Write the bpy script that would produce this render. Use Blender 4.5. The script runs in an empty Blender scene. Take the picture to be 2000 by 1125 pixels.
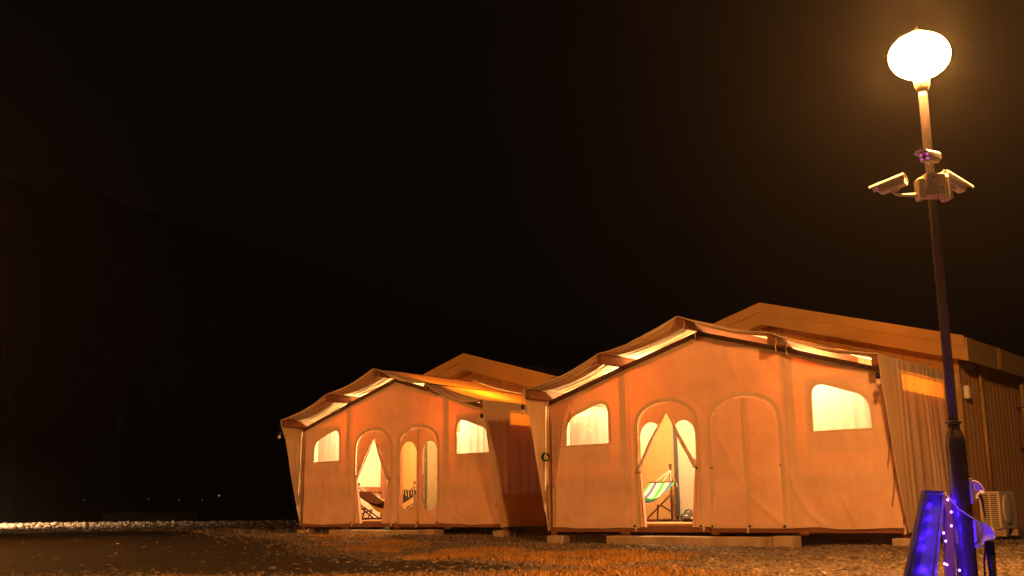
import bpy, math, random
import numpy as np
from mathutils import Vector, Matrix, noise
from mathutils.geometry import delaunay_2d_cdt

random.seed(7)
rng = np.random.default_rng(11)
S = bpy.context.scene
COL = S.collection
R = math.radians

# ------------------------------------------------------------------ camera
H = 0.53
PITCH, ROLL = 0.20570485, -0.00994388
cam_d = bpy.data.cameras.new('camera')
cam_d.sensor_width = 36.0
cam_d.lens = 2097.133 * 36.0 / 2000.0
cam_d.clip_start = 0.05
cam_d.clip_end = 3000.0
cam = bpy.data.objects.new('camera', cam_d)
COL.objects.link(cam)
_c, _s, _cr, _sr = math.cos(PITCH), math.sin(PITCH), math.cos(ROLL), math.sin(ROLL)
r0, u0, fw = Vector((1, 0, 0)), Vector((0, -_s, _c)), Vector((0, _c, _s))
rr, uu = _cr * r0 + _sr * u0, -_sr * r0 + _cr * u0
m = Matrix((rr, uu, -fw)).transposed().to_4x4()
m.translation = (0, 0, H)
cam.matrix_world = m
S.camera = cam

# ------------------------------------------------------------------ night sky, moon, exposure
W = bpy.data.worlds.new('World')
S.world = W
W.use_nodes = True
wn, wl = W.node_tree.nodes, W.node_tree.links
wn.clear()
sky = wn.new('ShaderNodeTexSky')
sky.sky_type = 'NISHITA'
sky.sun_disc = False
sky.sun_elevation = R(3.0)
sky.sun_rotation = R(150.0)
sky.dust_density = 6.0
hsv = wn.new('ShaderNodeHueSaturation')
hsv.inputs['Saturation'].default_value = 0.25
warm = wn.new('ShaderNodeMix'); warm.data_type = 'RGBA'; warm.blend_type = 'MULTIPLY'
warm.inputs[0].default_value = 1.0
warm.inputs[7].default_value = (1.0, 0.86, 0.68, 1)
bg = wn.new('ShaderNodeBackground')
bg.inputs['Strength'].default_value = 0.0011
wo = wn.new('ShaderNodeOutputWorld')
wl.new(sky.outputs[0], hsv.inputs['Color'])
wl.new(hsv.outputs[0], warm.inputs[6])
wl.new(warm.outputs[2], bg.inputs['Color'])
wl.new(bg.outputs[0], wo.inputs['Surface'])

sun_d = bpy.data.lights.new('moonlight', 'SUN')
sun_d.energy = 0.05
sun_d.angle = R(0.5)
sun_d.color = (1.0, 0.93, 0.82)
sun = bpy.data.objects.new('moonlight', sun_d)
sun.rotation_euler = (R(50), 0, R(30))
COL.objects.link(sun)

S.view_settings.view_transform = 'Standard'
S.view_settings.look = 'None'
S.view_settings.exposure = 0.0
S.view_settings.gamma = 1.0
S.view_settings.use_curve_mapping = False
S.render.engine = 'CYCLES'
S.cycles.use_denoising = True
S.cycles.max_bounces = 10
S.cycles.diffuse_bounces = 5
S.cycles.transmission_bounces = 8
S.cycles.transparent_max_bounces = 16
S.cycles.sample_clamp_indirect = 4.0
S.cycles.blur_glossy = 0.5

LAMP_COL = (1.0, 0.365, 0.075)
ROOM_COL = (1.0, 0.61, 0.27)
LAMP_W = 2750.0
ROOM_W = 540.0

# ------------------------------------------------------------------ materials
MAT = {}
def newmat(name):
    mt = bpy.data.materials.new(name)
    mt.use_nodes = True
    n, l = mt.node_tree.nodes, mt.node_tree.links
    n.clear()
    out = n.new('ShaderNodeOutputMaterial')
    MAT[name] = mt
    return mt, n, l, out
def ramp(n, stops):
    r = n.new('ShaderNodeValToRGB')
    els = r.color_ramp.elements
    while len(els) < len(stops): els.new(0.5)
    for e, (p, c) in zip(els, stops):
        e.position = p
        e.color = (*c, 1)
    return r
def coords(n, l, scale=(1, 1, 1), rot=(0, 0, 0)):
    tc = n.new('ShaderNodeTexCoord'); mp = n.new('ShaderNodeMapping')
    mp.inputs['Scale'].default_value = scale
    mp.inputs['Rotation'].default_value = rot
    l.new(tc.outputs['Object'], mp.inputs['Vector'])
    return mp.outputs[0]
def noise_n(n, l, vec, scale, detail=4.0, rough=0.55):
    t = n.new('ShaderNodeTexNoise')
    t.inputs['Scale'].default_value = scale
    t.inputs['Detail'].default_value = detail
    t.inputs['Roughness'].default_value = rough
    if vec is not None: l.new(vec, t.inputs['Vector'])
    return t
def mat(name, c1, c2, scale=8.0, rough=0.7, bump=0.0, bscale=40.0, stretch=(1, 1, 1), metal=0.0, spec=0.3, coat=0.0, det=5.0):
    mt, n, l, out = newmat(name)
    p = n.new('ShaderNodeBsdfPrincipled')
    v = coords(n, l, stretch)
    t = noise_n(n, l, v, scale, det, 0.6)
    r = ramp(n, [(0.3, c1), (0.7, c2)])
    l.new(t.outputs['Fac'], r.inputs[0])
    l.new(r.outputs[0], p.inputs['Base Color'])
    p.inputs['Roughness'].default_value = rough
    p.inputs['Metallic'].default_value = metal
    p.inputs['Specular IOR Level'].default_value = spec
    p.inputs['Coat Weight'].default_value = coat
    if bump:
        t2 = noise_n(n, l, v, bscale, 4.0, 0.6)
        b = n.new('ShaderNodeBump')
        b.inputs['Strength'].default_value = bump
        b.inputs['Distance'].default_value = 0.02
        l.new(t2.outputs['Fac'], b.inputs['Height'])
        l.new(b.outputs[0], p.inputs['Normal'])
    l.new(p.outputs[0], out.inputs['Surface'])
    return mt
def cloth(name, refl, refl2, trans, amount, bump=0.25, stain=1.3):
    """woven canvas: reflects on the lit side and lets some light through"""
    mt, n, l, out = newmat(name)
    v = coords(n, l)
    t = noise_n(n, l, v, stain, 6.0, 0.62)
    r = ramp(n, [(0.32, refl), (0.68, refl2)])
    l.new(t.outputs['Fac'], r.inputs[0])
    w = noise_n(n, l, coords(n, l, (1, 1, 0.35)), 9.0, 5.0, 0.6)
    b = n.new('ShaderNodeBump')
    b.inputs['Strength'].default_value = bump
    b.inputs['Distance'].default_value = 0.03
    l.new(w.outputs['Fac'], b.inputs['Height'])
    d = n.new('ShaderNodeBsdfDiffuse')
    tr = n.new('ShaderNodeBsdfTranslucent')
    l.new(r.outputs[0], d.inputs['Color'])
    l.new(b.outputs[0], d.inputs['Normal'])
    t3 = noise_n(n, l, v, 2.1, 4.0, 0.6)
    r3 = ramp(n, [(0.3, tuple(x * 0.82 for x in trans)), (0.7, trans)])
    l.new(t3.outputs['Fac'], r3.inputs[0])
    l.new(r3.outputs[0], tr.inputs['Color'])
    mx = n.new('ShaderNodeMixShader')
    mx.inputs[0].default_value = amount
    l.new(d.outputs[0], mx.inputs[1]); l.new(tr.outputs[0], mx.inputs[2])
    l.new(mx.outputs[0], out.inputs['Surface'])
    return mt
def vinyl(name, tint, haze, bump, bscale, back=0.85):
    mt, n, l, out = newmat(name)
    tr = n.new('ShaderNodeBsdfTransparent'); tr.inputs[0].default_value = (*tint, 1)
    gl = n.new('ShaderNodeBsdfGlossy'); gl.inputs['Roughness'].default_value = 0.12
    df = n.new('ShaderNodeBsdfDiffuse'); df.inputs['Color'].default_value = (0.7, 0.66, 0.55, 1)
    v = coords(n, l, (1, 1, 0.3))
    t = noise_n(n, l, v, bscale, 3.0, 0.5); t.inputs['Distortion'].default_value = 0.8
    b = n.new('ShaderNodeBump'); b.inputs['Strength'].default_value = bump; b.inputs['Distance'].default_value = 0.05
    l.new(t.outputs['Fac'], b.inputs['Height']); l.new(b.outputs[0], gl.inputs['Normal'])
    lw = n.new('ShaderNodeFresnel'); lw.inputs['IOR'].default_value = 1.45
    l.new(b.outputs[0], lw.inputs['Normal'])
    m1 = n.new('ShaderNodeMixShader'); m1.inputs[0].default_value = haze
    tl = n.new('ShaderNodeBsdfTranslucent'); tl.inputs['Color'].default_value = (0.85, 0.80, 0.68, 1)
    m0 = n.new('ShaderNodeMixShader'); m0.inputs[0].default_value = back
    l.new(df.outputs[0], m0.inputs[1]); l.new(tl.outputs[0], m0.inputs[2])
    l.new(tr.outputs[0], m1.inputs[1]); l.new(m0.outputs[0], m1.inputs[2])
    m2 = n.new('ShaderNodeMixShader')
    l.new(lw.outputs[0], m2.inputs[0]); l.new(m1.outputs[0], m2.inputs[1]); l.new(gl.outputs[0], m2.inputs[2])
    l.new(m2.outputs[0], out.inputs['Surface'])
def emit(name, col, strength):
    mt, n, l, out = newmat(name)
    e = n.new('ShaderNodeEmission')
    e.inputs['Color'].default_value = (*col, 1)
    e.inputs['Strength'].default_value = strength
    l.new(e.outputs[0], out.inputs['Surface'])

cloth('canvas', (0.63, 0.465, 0.36), (0.77, 0.58, 0.455), (1.0, 0.135, 0.012), 0.036, 0.55, 2.0)
cloth('canvas_double', (0.60, 0.46, 0.33), (0.68, 0.53, 0.39), (0.80, 0.28, 0.07), 0.005)
cloth('fly_canvas', (0.70, 0.56, 0.36), (0.82, 0.67, 0.45), (1.0, 0.31, 0.015), 0.14)
cloth('curtain_cloth', (0.78, 0.72, 0.60), (0.84, 0.78, 0.66), (0.92, 0.80, 0.84), 0.175)
vinyl('clear_vinyl', (0.97, 0.95, 0.90), 0.04, 0.35, 7.0)
vinyl('creased_vinyl', (0.50, 0.40, 0.24), 0.16, 1.0, 11.0, 0.10)
vinyl('aged_vinyl', (0.92, 0.78, 0.52), 0.10, 0.8, 9.0, 0.3)
vinyl('hazy_vinyl', (0.95, 0.92, 0.85), 0.30, 0.5, 9.0)
vinyl('frosted_glass', (0.55, 0.5, 0.42), 0.55, 0.3, 30.0, 0.3)
mat('timber', (0.15, 0.058, 0.026), (0.23, 0.092, 0.04), 14, 0.55, 0.3, 60, (8, 0.6, 8))
mat('timber_dark', (0.05, 0.022, 0.013), (0.085, 0.036, 0.02), 14, 0.6, 0.3, 60, (1, 8, 8))
mat('deck_timber', (0.38, 0.20, 0.09), (0.50, 0.28, 0.13), 9, 0.55, 0.25, 50, (0.7, 9, 9))
mat('stand_wood', (0.035, 0.014, 0.007), (0.07, 0.028, 0.013), 20, 0.5, 0.2, 60)
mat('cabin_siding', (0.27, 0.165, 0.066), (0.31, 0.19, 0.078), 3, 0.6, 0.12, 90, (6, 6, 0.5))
mat('cabin_siding_lit', (0.50, 0.31, 0.125), (0.58, 0.36, 0.15), 3, 0.6, 0.12, 90, (6, 6, 0.5))  # siding colour raised on the side walls in place of missing lamplight
mat('cabin_trim', (0.31, 0.215, 0.085), (0.36, 0.25, 0.10), 2.5, 0.5, 0.08, 60)
mat('roof_sheet', (0.05, 0.05, 0.05), (0.08, 0.075, 0.07), 4, 0.5, 0.1, 30)
mat('dark_metal', (0.020, 0.019, 0.022), (0.032, 0.030, 0.034), 6, 0.35, 0.05, 80, spec=0.5)
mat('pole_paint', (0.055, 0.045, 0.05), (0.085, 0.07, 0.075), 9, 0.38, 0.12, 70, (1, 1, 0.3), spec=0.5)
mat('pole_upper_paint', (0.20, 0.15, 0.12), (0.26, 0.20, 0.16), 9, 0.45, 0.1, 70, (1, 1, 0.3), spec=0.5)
mat('white_plastic', (0.72, 0.70, 0.66), (0.80, 0.78, 0.74), 5, 0.4, 0.05, 60)
mat('cream_plastic', (0.62, 0.55, 0.42), (0.70, 0.63, 0.50), 5, 0.45, 0.05, 60)
mat('black_gloss', (0.012, 0.012, 0.014), (0.02, 0.02, 0.022), 5, 0.12, 0.04, 30, spec=0.6)
mat('sign_board', (0.05, 0.05, 0.06), (0.16, 0.16, 0.18), 4, 0.28, 0.15, 18, spec=0.6)
mat('brown_board', (0.16, 0.09, 0.06), (0.24, 0.14, 0.09), 7, 0.5, 0.2, 50, (1, 1, 0.3))
mat('concrete', (0.30, 0.22, 0.15), (0.50, 0.39, 0.29), 3.5, 0.9, 0.35, 55, (1, 1, 0.45))
mat('asphalt', (0.018, 0.014, 0.011), (0.036, 0.028, 0.022), 1.1, 0.85, 0.5, 140, det=9)
mat('soil', (0.12, 0.088, 0.06), (0.21, 0.165, 0.12), 1.4, 0.95, 0.8, 45, det=9)
mat('bank_soil', (0.012, 0.007, 0.004), (0.03, 0.018, 0.011), 0.8, 0.95, 0.6, 6, det=8)
mat('hill', (0.012, 0.012, 0.009), (0.03, 0.028, 0.02), 0.05, 1.0)
mat('bark', (0.005, 0.0035, 0.0025), (0.010, 0.007, 0.005), 12, 0.9, 0.5, 30, (1, 1, 0.2))
mat('rope', (0.62, 0.55, 0.42), (0.72, 0.64, 0.5), 40, 0.8)
mat('strap', (0.24, 0.15, 0.09), (0.34, 0.22, 0.14), 30, 0.8)
mat('green_paint', (0.015, 0.085, 0.025), (0.025, 0.12, 0.035), 12, 0.45)
mat('white_paint', (0.78, 0.75, 0.68), (0.84, 0.81, 0.74), 20, 0.5)
mat('brown_net', (0.010, 0.0035, 0.0015), (0.028, 0.010, 0.004), 60, 0.95, spec=0.0)
mat('yellow_cloth', (0.52, 0.42, 0.05), (0.62, 0.52, 0.09), 30, 0.85)
mat('wall_stone', (0.008, 0.006, 0.0045), (0.016, 0.012, 0.009), 6, 0.9, 0.3, 20)
mat('marker_stone', (0.035, 0.028, 0.021), (0.06, 0.05, 0.04), 6, 0.9, 0.3, 20)
emit('lamp_glow', LAMP_COL, LAMP_W / (4 * math.pi ** 2 * 0.225 ** 2))
emit('white_lamp_glow', (1.0, 0.57, 0.27), 60000.0 / (4 * math.pi ** 2 * 0.225 ** 2))
emit('led_blue', (0.050, 0.006, 1.0), 700.0)
emit('led_pink', (1.0, 0.09, 0.85), 0.9)
emit('far_glow', (1.0, 0.55, 0.2), 0.07)
emit('yard_glow', (1.0, 0.55, 0.2), 0.5)

def ground_patch(name, stops, scale, rough=0.9):
    """pebble / blade material: random tone for each piece through a face attribute"""
    mt, n, l, out = newmat(name)
    a = n.new('ShaderNodeAttribute'); a.attribute_name = 'tone'
    r = ramp(n, stops)
    l.new(a.outputs['Fac'], r.inputs[0])
    p = n.new('ShaderNodeBsdfPrincipled')
    p.inputs['Roughness'].default_value = rough
    p.inputs['Specular IOR Level'].default_value = 0.2
    l.new(r.outputs[0], p.inputs['Base Color'])
    l.new(p.outputs[0], out.inputs['Surface'])
ground_patch('gravel_stone', [(0.0, (0.07, 0.055, 0.042)), (0.4, (0.16, 0.13, 0.10)), (0.8, (0.26, 0.215, 0.17)), (1.0, (0.48, 0.42, 0.34))], 1)
ground_patch('dry_grass', [(0.0, (0.34, 0.16, 0.03)), (0.5, (0.52, 0.27, 0.06)), (1.0, (0.70, 0.43, 0.12))], 1)
def stripes():
    mt, n, l, out = newmat('striped_cloth')
    a = n.new('ShaderNodeAttribute'); a.attribute_name = 'across'
    cw, cg, cp = (0.42, 0.42, 0.40), (0.035, 0.28, 0.075), (0.075, 0.07, 0.26)
    st = [(0.0, cg), (0.09, cp), (0.22, cw), (0.40, cg), (0.53, cw), (0.72, cp), (0.82, cw), (0.93, cg)]
    r = ramp(n, st); r.color_ramp.interpolation = 'CONSTANT'
    l.new(a.outputs['Fac'], r.inputs[0])
    d = n.new('ShaderNodeBsdfDiffuse'); t = n.new('ShaderNodeBsdfTranslucent')
    l.new(r.outputs[0], d.inputs[0]); l.new(r.outputs[0], t.inputs[0])
    mx = n.new('ShaderNodeMixShader'); mx.inputs[0].default_value = 0.2
    l.new(d.outputs[0], mx.inputs[1]); l.new(t.outputs[0], mx.inputs[2]); l.new(mx.outputs[0], out.inputs['Surface'])
stripes()

# ------------------------------------------------------------------ mesh helpers
class MB:
    def __init__(s): s.v, s.f = [], []
    def add(s, v, f):
        o = len(s.v); s.v += [tuple(p) for p in v]; s.f += [tuple(i + o for i in q) for q in f]; return s
    def box(s, x0, x1, y0, y1, z0, z1, b=0.0):
        if b <= 0:
            v = [(x, y, z) for z in (z0, z1) for y in (y0, y1) for x in (x0, x1)]
            return s.add(v, [(0, 2, 3, 1), (4, 5, 7, 6), (0, 1, 5, 4), (2, 6, 7, 3), (0, 4, 6, 2), (1, 3, 7, 5)])
        # chamfered box: three inset shells joined by a convex hull of 24 points
        X, Y, Z = (x0, x1), (y0, y1), (z0, z1)
        v, idx = [], {}
        for i in (0, 1):
            for j in (0, 1):
                for k in (0, 1):
                    sx, sy, sz = (b if i == 0 else -b), (b if j == 0 else -b), (b if k == 0 else -b)
                    for a, p in enumerate(((X[i], Y[j] + sy, Z[k] + sz), (X[i] + sx, Y[j], Z[k] + sz), (X[i] + sx, Y[j] + sy, Z[k]))):
                        idx[i, j, k, a] = len(v); v.append(p)
        g = lambda i, j, k, a: idx[i, j, k, a]
        f = []
        for i in (0, 1):
            q = [g(i, 0, 0, 0), g(i, 1, 0, 0), g(i, 1, 1, 0), g(i, 0, 1, 0)]; f.append(q if i else q[::-1])
            q = [g(0, i, 0, 1), g(0, i, 1, 1), g(1, i, 1, 1), g(1, i, 0, 1)]; f.append(q if i else q[::-1])
            q = [g(0, 0, i, 2), g(1, 0, i, 2), g(1, 1, i, 2), g(0, 1, i, 2)]; f.append(q if i else q[::-1])
            for j in (0, 1):
                f.append([g(i, j, 0, 0), g(i, j, 1, 0), g(i, j, 1, 1), g(i, j, 0, 1)])
                f.append([g(i, 0, j, 0), g(i, 1, j, 0), g(i, 1, j, 2), g(i, 0, j, 2)])
                f.append([g(0, i, j, 1), g(1, i, j, 1), g(1, i, j, 2), g(0, i, j, 2)])
                for k in (0, 1): f.append([g(i, j, k, 0), g(i, j, k, 1), g(i, j, k, 2)])
        return s.add(v, f)
    def quadbox(s, quad, thick):
        """a slab from four corner points, thickened along its normal"""
        a, b, c, d = [Vector(p) for p in quad]
        nn = (b - a).cross(d - a).normalized() * thick
        v = [a, b, c, d, a + nn, b + nn, c + nn, d + nn]
        return s.add(v, [(3, 2, 1, 0), (4, 5, 6, 7), (0, 1, 5, 4), (1, 2, 6, 5), (2, 3, 7, 6), (3, 0, 4, 7)])
    def tube(s, pts, rad, n=8, cap=True):
        pts = [Vector(p) for p in pts]
        if not hasattr(rad, '__len__'): rad = [rad] * len(pts)
        base = len(s.v); prev = None
        for i, p in enumerate(pts):
            t = (pts[min(i + 1, len(pts) - 1)] - pts[max(i - 1, 0)]).normalized()
            if prev is None:
                prev = t.orthogonal().normalized()
            a = (prev - t * prev.dot(t)).normalized(); prev = a
            b = t.cross(a)
            for k in range(n):
                w = 2 * math.pi * k / n
                s.v.append(tuple(p + (a * math.cos(w) + b * math.sin(w)) * rad[i]))
        for i in range(len(pts) - 1):
            for k in range(n):
                k2 = (k + 1) % n
                s.f.append((base + i * n + k, base + i * n + k2, base + (i + 1) * n + k2, base + (i + 1) * n + k))
        if cap:
            s.f.append(tuple(base + k for k in range(n))[::-1])
            s.f.append(tuple(base + (len(pts) - 1) * n + k for k in range(n)))
        return s
    def lathe(s, prof, n=20, center=(0, 0, 0), axis=None):
        base = len(s.v)
        M_ = Matrix.Identity(3)
        if axis is not None: M_ = Vector((0, 0, 1)).rotation_difference(Vector(axis)).to_matrix()
        for r, z in prof:
            for k in range(n):
                w = 2 * math.pi * k / n
                s.v.append(tuple(Vector(center) + M_ @ Vector((r * math.cos(w), r * math.sin(w), z))))
        for i in range(len(prof) - 1):
            for k in range(n):
                k2 = (k + 1) % n
                s.f.append((base + i * n + k, base + i * n + k2, base + (i + 1) * n + k2, base + (i + 1) * n + k))
        s.f.append(tuple(base + k for k in range(n))[::-1])
        s.f.append(tuple(base + (len(prof) - 1) * n + k for k in range(n)))
        return s
    def build(s, name, material, parent=None, smooth=False, label=None, data_name=None):
        me = bpy.data.meshes.new(name)
        me.from_pydata(s.v, [], s.f)
        me.update()
        return mk(name, me, material, parent, smooth, label)
def mk(name, me, material, parent=None, smooth=False, label=None):
    if material and not me.materials: me.materials.append(MAT[material])
    if smooth: me.shade_smooth()
    o = bpy.data.objects.new(name, me)
    COL.objects.link(o)
    if parent: o.parent = parent
    if label: o['label'] = label
    return o
def share(name, me, parent=None, loc=None):
    o = bpy.data.objects.new(name, me)
    COL.objects.link(o)
    if parent: o.parent = parent
    if loc is not None: o.location = loc
    return o
def thing(name, label, cat, loc=(0, 0, 0), rz=0.0, group=None):
    o = bpy.data.objects.new(name, None)
    o.empty_display_size = 0.2
    COL.objects.link(o)
    o.location = loc; o.rotation_euler = (0, 0, rz)
    return tag(o, label, cat, group)
def tag(o, label, cat, group=None):
    o['label'] = label; o['category'] = cat
    if group: o['group'] = group
    return o
def structure(o): o['kind'] = 'structure'; return o
def stuff(o): o['kind'] = 'stuff'; return o

def resample(poly, step, closed=True):
    out = []
    n = len(poly)
    for i in range(n if closed else n - 1):
        a, b = Vector(poly[i]), Vector(poly[(i + 1) % n])
        k = max(1, int(math.ceil((b - a).length / step)))
        for j in range(k): out.append(a.lerp(b, j / k))
    if not closed: out.append(Vector(poly[-1]))
    return out
def inside(p, poly):
    x, y = p[0], p[1]; c = False; n = len(poly); j = n - 1
    for i in range(n):
        xi, yi = poly[i][0], poly[i][1]; xj, yj = poly[j][0], poly[j][1]
        if (yi > y) != (yj > y) and x < (xj - xi) * (y - yi) / (yj - yi) + xi: c = not c
        j = i
    return c
def clip_half(poly, a, b):
    """keep the part of a polygon to the left of the line a->b"""
    a, b = Vector(a), Vector(b); d = b - a
    side = lambda p: d.x * (p.y - a.y) - d.y * (p.x - a.x)
    out = []
    P = [Vector(p) for p in poly]
    for i in range(len(P)):
        p, q = P[i], P[(i + 1) % len(P)]
        sp, sq = side(p), side(q)
        if sp >= 0: out.append(p)
        if (sp >= 0) != (sq >= 0): out.append(p.lerp(q, sp / (sp - sq)))
    return out
def rounded(poly, radii, n=7):
    out = []
    P = [Vector(p) for p in poly]
    for i, p in enumerate(P):
        r = radii[i]
        if r <= 0: out.append(p); continue
        a, b = (P[i - 1] - p), (P[(i + 1) % len(P)] - p)
        r = min(r, a.length * 0.48, b.length * 0.48)
        a, b = p + a.normalized() * r, p + b.normalized() * r
        for k in range(n + 1):
            t = k / n
            out.append((1 - t) ** 2 * a + 2 * t * (1 - t) * p + t * t * b)
    return out
def sheet2d(outer, holes, step):
    """triangulated sheet with clean hole edges; returns 2-D points and triangles"""
    loops = [resample(outer, step)] + [resample(h, step * 0.8) for h in holes]
    V, E = [], []
    for lp in loops:
        o = len(V); V += [Vector((p.x, p.y)) for p in lp]
        E += [(o + i, o + (i + 1) % len(lp)) for i in range(len(lp))]
    nb = len(V)
    xs = [p.x for p in loops[0]]; ys = [p.y for p in loops[0]]
    B = np.array([(p.x, p.y) for p in V])
    rnd = random.Random(5)
    y = min(ys) + step * 0.5; row = 0
    while y < max(ys):
        x = min(xs) + step * (0.5 if row % 2 else 0.98)
        while x < max(xs):
            q = (x + rnd.uniform(-.12, .12) * step, y + rnd.uniform(-.12, .12) * step)
            if inside(q, loops[0]) and not any(inside(q, h) for h in loops[1:]):
                if np.min((B[:, 0] - q[0]) ** 2 + (B[:, 1] - q[1]) ** 2) > (0.5 * step) ** 2:
                    V.append(Vector(q))
            x += step
        y += step * 0.87; row += 1
    vs, es, fs = delaunay_2d_cdt(V, E, [], 0, 1e-6)[:3]
    keep = []
    for f in fs:
        c = (vs[f[0]] + vs[f[1]] + vs[f[2]]) / 3
        if inside(c, loops[0]) and not any(inside(c, h) for h in loops[1:]): keep.append(tuple(f))
    return vs, keep
def grid(nx, ny, fn):
    m_ = MB()
    v = [fn(i / nx, j / ny) for j in range(ny + 1) for i in range(nx + 1)]
    f = [(j * (nx + 1) + i, j * (nx + 1) + i + 1, (j + 1) * (nx + 1) + i + 1, (j + 1) * (nx + 1) + i) for j in range(ny) for i in range(nx)]
    return m_.add(v, f)
def ns(x, y, z=0.0): return noise.noise(Vector((x, y, z)))

# ------------------------------------------------------------------ ground
FWD = np.array(fw); RT = np.array(rr); UP = np.array(uu)
def ground_at(u, v, z=0.03):
    """ground point seen at a photograph position (used once to survey where gravel, grass and road lie)"""
    d = FWD + RT * (u - 1000) / 2097.133 - UP * (v - 562.5) / 2097.133
    t = (z - H) / d[2]
    return (d[0] * t, d[1] * t)
def sm(a, b, x):
    t = min(1, max(0, (x - a) / (b - a))); return t * t * (3 - 2 * t)
def gz(x, y):
    z = 0.10 * sm(17.0, 22.5, y - 0.25 * x)
    z += 0.04 * sm(9, 14, y) * sm(3.5, 6.0, x)
    z += 0.018 * ns(x * 0.45, y * 0.45) + 0.008 * ns(x * 1.7, y * 1.7, 3)
    z += 0.12 * sm(37.0, 45.5, y) * sm(-4.0, -9.0, x)
    if y > 47.0: z -= 0.9 * sm(47.0, 50.0, y)
    return z
def axis_steps(lo, hi, mid0, mid1, fine, grow=1.35):
    a = list(np.arange(mid0, mid1 + 1e-6, fine)); st = fine
    while a[-1] < hi: st *= grow; a.append(a[-1] + st)
    st = fine
    while a[0] > lo: st *= grow; a.insert(0, a[0] - st)
    return a
gx, gy = axis_steps(-900, 900, -14, 12, 0.35), axis_steps(-40, 1500, 6, 50, 0.35)
gm = MB()
gm.add([(x, y, gz(x, y)) for y in gy for x in gx],
       [(j * len(gx) + i, j * len(gx) + i + 1, (j + 1) * len(gx) + i + 1, (j + 1) * len(gx) + i) for j in range(len(gy) - 1) for i in range(len(gx) - 1)])
structure(gm.build('ground', 'soil', smooth=True))

road_px = [(-700, 1062), (-300, 1052), (0, 1046), (150, 1043), (330, 1043), (450, 1050), (560, 1062), (640, 1076), (720, 1089), (800, 1091),
           (900, 1095), (1000, 1100), (1085, 1104), (1040, 1110), (950, 1113), (860, 1114), (760, 1119), (600, 1122), (300, 1121), (0, 1122), (-600, 1128)]
road = [ground_at(*p) for p in road_px]
def wobble(poly, amp, sc, step=0.3):
    return [Vector((p.x + amp * ns(p.x * sc, p.y * sc, 1), p.y + amp * ns(p.x * sc, p.y * sc, 7))) for p in resample(poly, step)]
road = wobble(road, 0.18, 1.1)
vs, fs = sheet2d(road, [], 0.55)
rm = MB(); rm.add([(p.x, p.y, gz(p.x, p.y) + 0.008) for p in vs], fs)
structure(rm.build('road', 'asphalt', smooth=True))

grass_px = [[(770, 1088), (850, 1073), (950, 1068), (1060, 1067), (1180, 1069), (1250, 1073), (1370, 1080), (1330, 1092), (1250, 1097), (1200, 1104), (1090, 1100), (950, 1093), (830, 1091)],
            [(300, 1124), (600, 1124), (760, 1121), (870, 1116), (960, 1114), (1050, 1111), (1100, 1105), (1250, 1104), (1350, 1109), (1420, 1114), (1600, 1122), (1700, 1150), (1500, 1230), (300, 1230)],
            [(600, 1052), (700, 1052), (850, 1062), (760, 1078), (690, 1078), (620, 1065)]]
grass_polys = [wobble([ground_at(*p) for p in g], 0.2, 1.3) for g in grass_px]

TENT1 = (0.644, 18.60, 0.261, -0.699)
TENT2 = (-4.7585, 24.677, 0.311, -0.7083)
def to_local(T, x, y):
    ca, sa = math.cos(T[3]), math.sin(T[3]); dx, dy = x - T[0], y - T[1]
    return ca * dx + sa * dy, -sa * dx + ca * dy
def to_world(T, X, Y, Z=0.0):
    ca, sa = math.cos(T[3]), math.sin(T[3])
    return (T[0] + ca * X - sa * Y, T[1] + sa * X + ca * Y, T[2] + Z)

def mask_of(pts, poly):
    x, y = pts[:, 0], pts[:, 1]; c = np.zeros(len(pts), bool); P = [(p[0], p[1]) for p in poly]; j = len(P) - 1
    for i in range(len(P)):
        xi, yi = P[i]; xj, yj = P[j]
        if yi != yj:
            c ^= ((yi > y) != (yj > y)) & (x < (xj - xi) * (y - yi) / (yj - yi) + xi)
        j = i
    return c
def tents_mask(p):
    out = np.zeros(len(p), bool)
    for T in (TENT1, TENT2):
        ca, sa = math.cos(T[3]), math.sin(T[3]); dx, dy = p[:, 0] - T[0], p[:, 1] - T[1]
        X, Y = ca * dx + sa * dy, -sa * dx + ca * dy
        out |= (X > -0.3) & (X < 6.3) & (Y > 0.8)
        out |= (X > 1.3) & (X < 4.7) & (Y > -0.42)
    return out
def np_obj(name, V, F, tone, material):
    me = bpy.data.meshes.new(name)
    nv, nf, k = len(V), len(F), F.shape[1]
    me.vertices.add(nv); me.vertices.foreach_set('co', V.astype(np.float32).ravel())
    me.loops.add(nf * k); me.loops.foreach_set('vertex_index', F.astype(np.int32).ravel())
    me.polygons.add(nf); me.polygons.foreach_set('loop_start', np.arange(0, nf * k, k, dtype=np.int32))
    me.update(calc_edges=True)
    at = me.attributes.new('tone', 'FLOAT', 'FACE'); at.data.foreach_set('value', tone.astype(np.float32))
    return mk(name, me, material)
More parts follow.
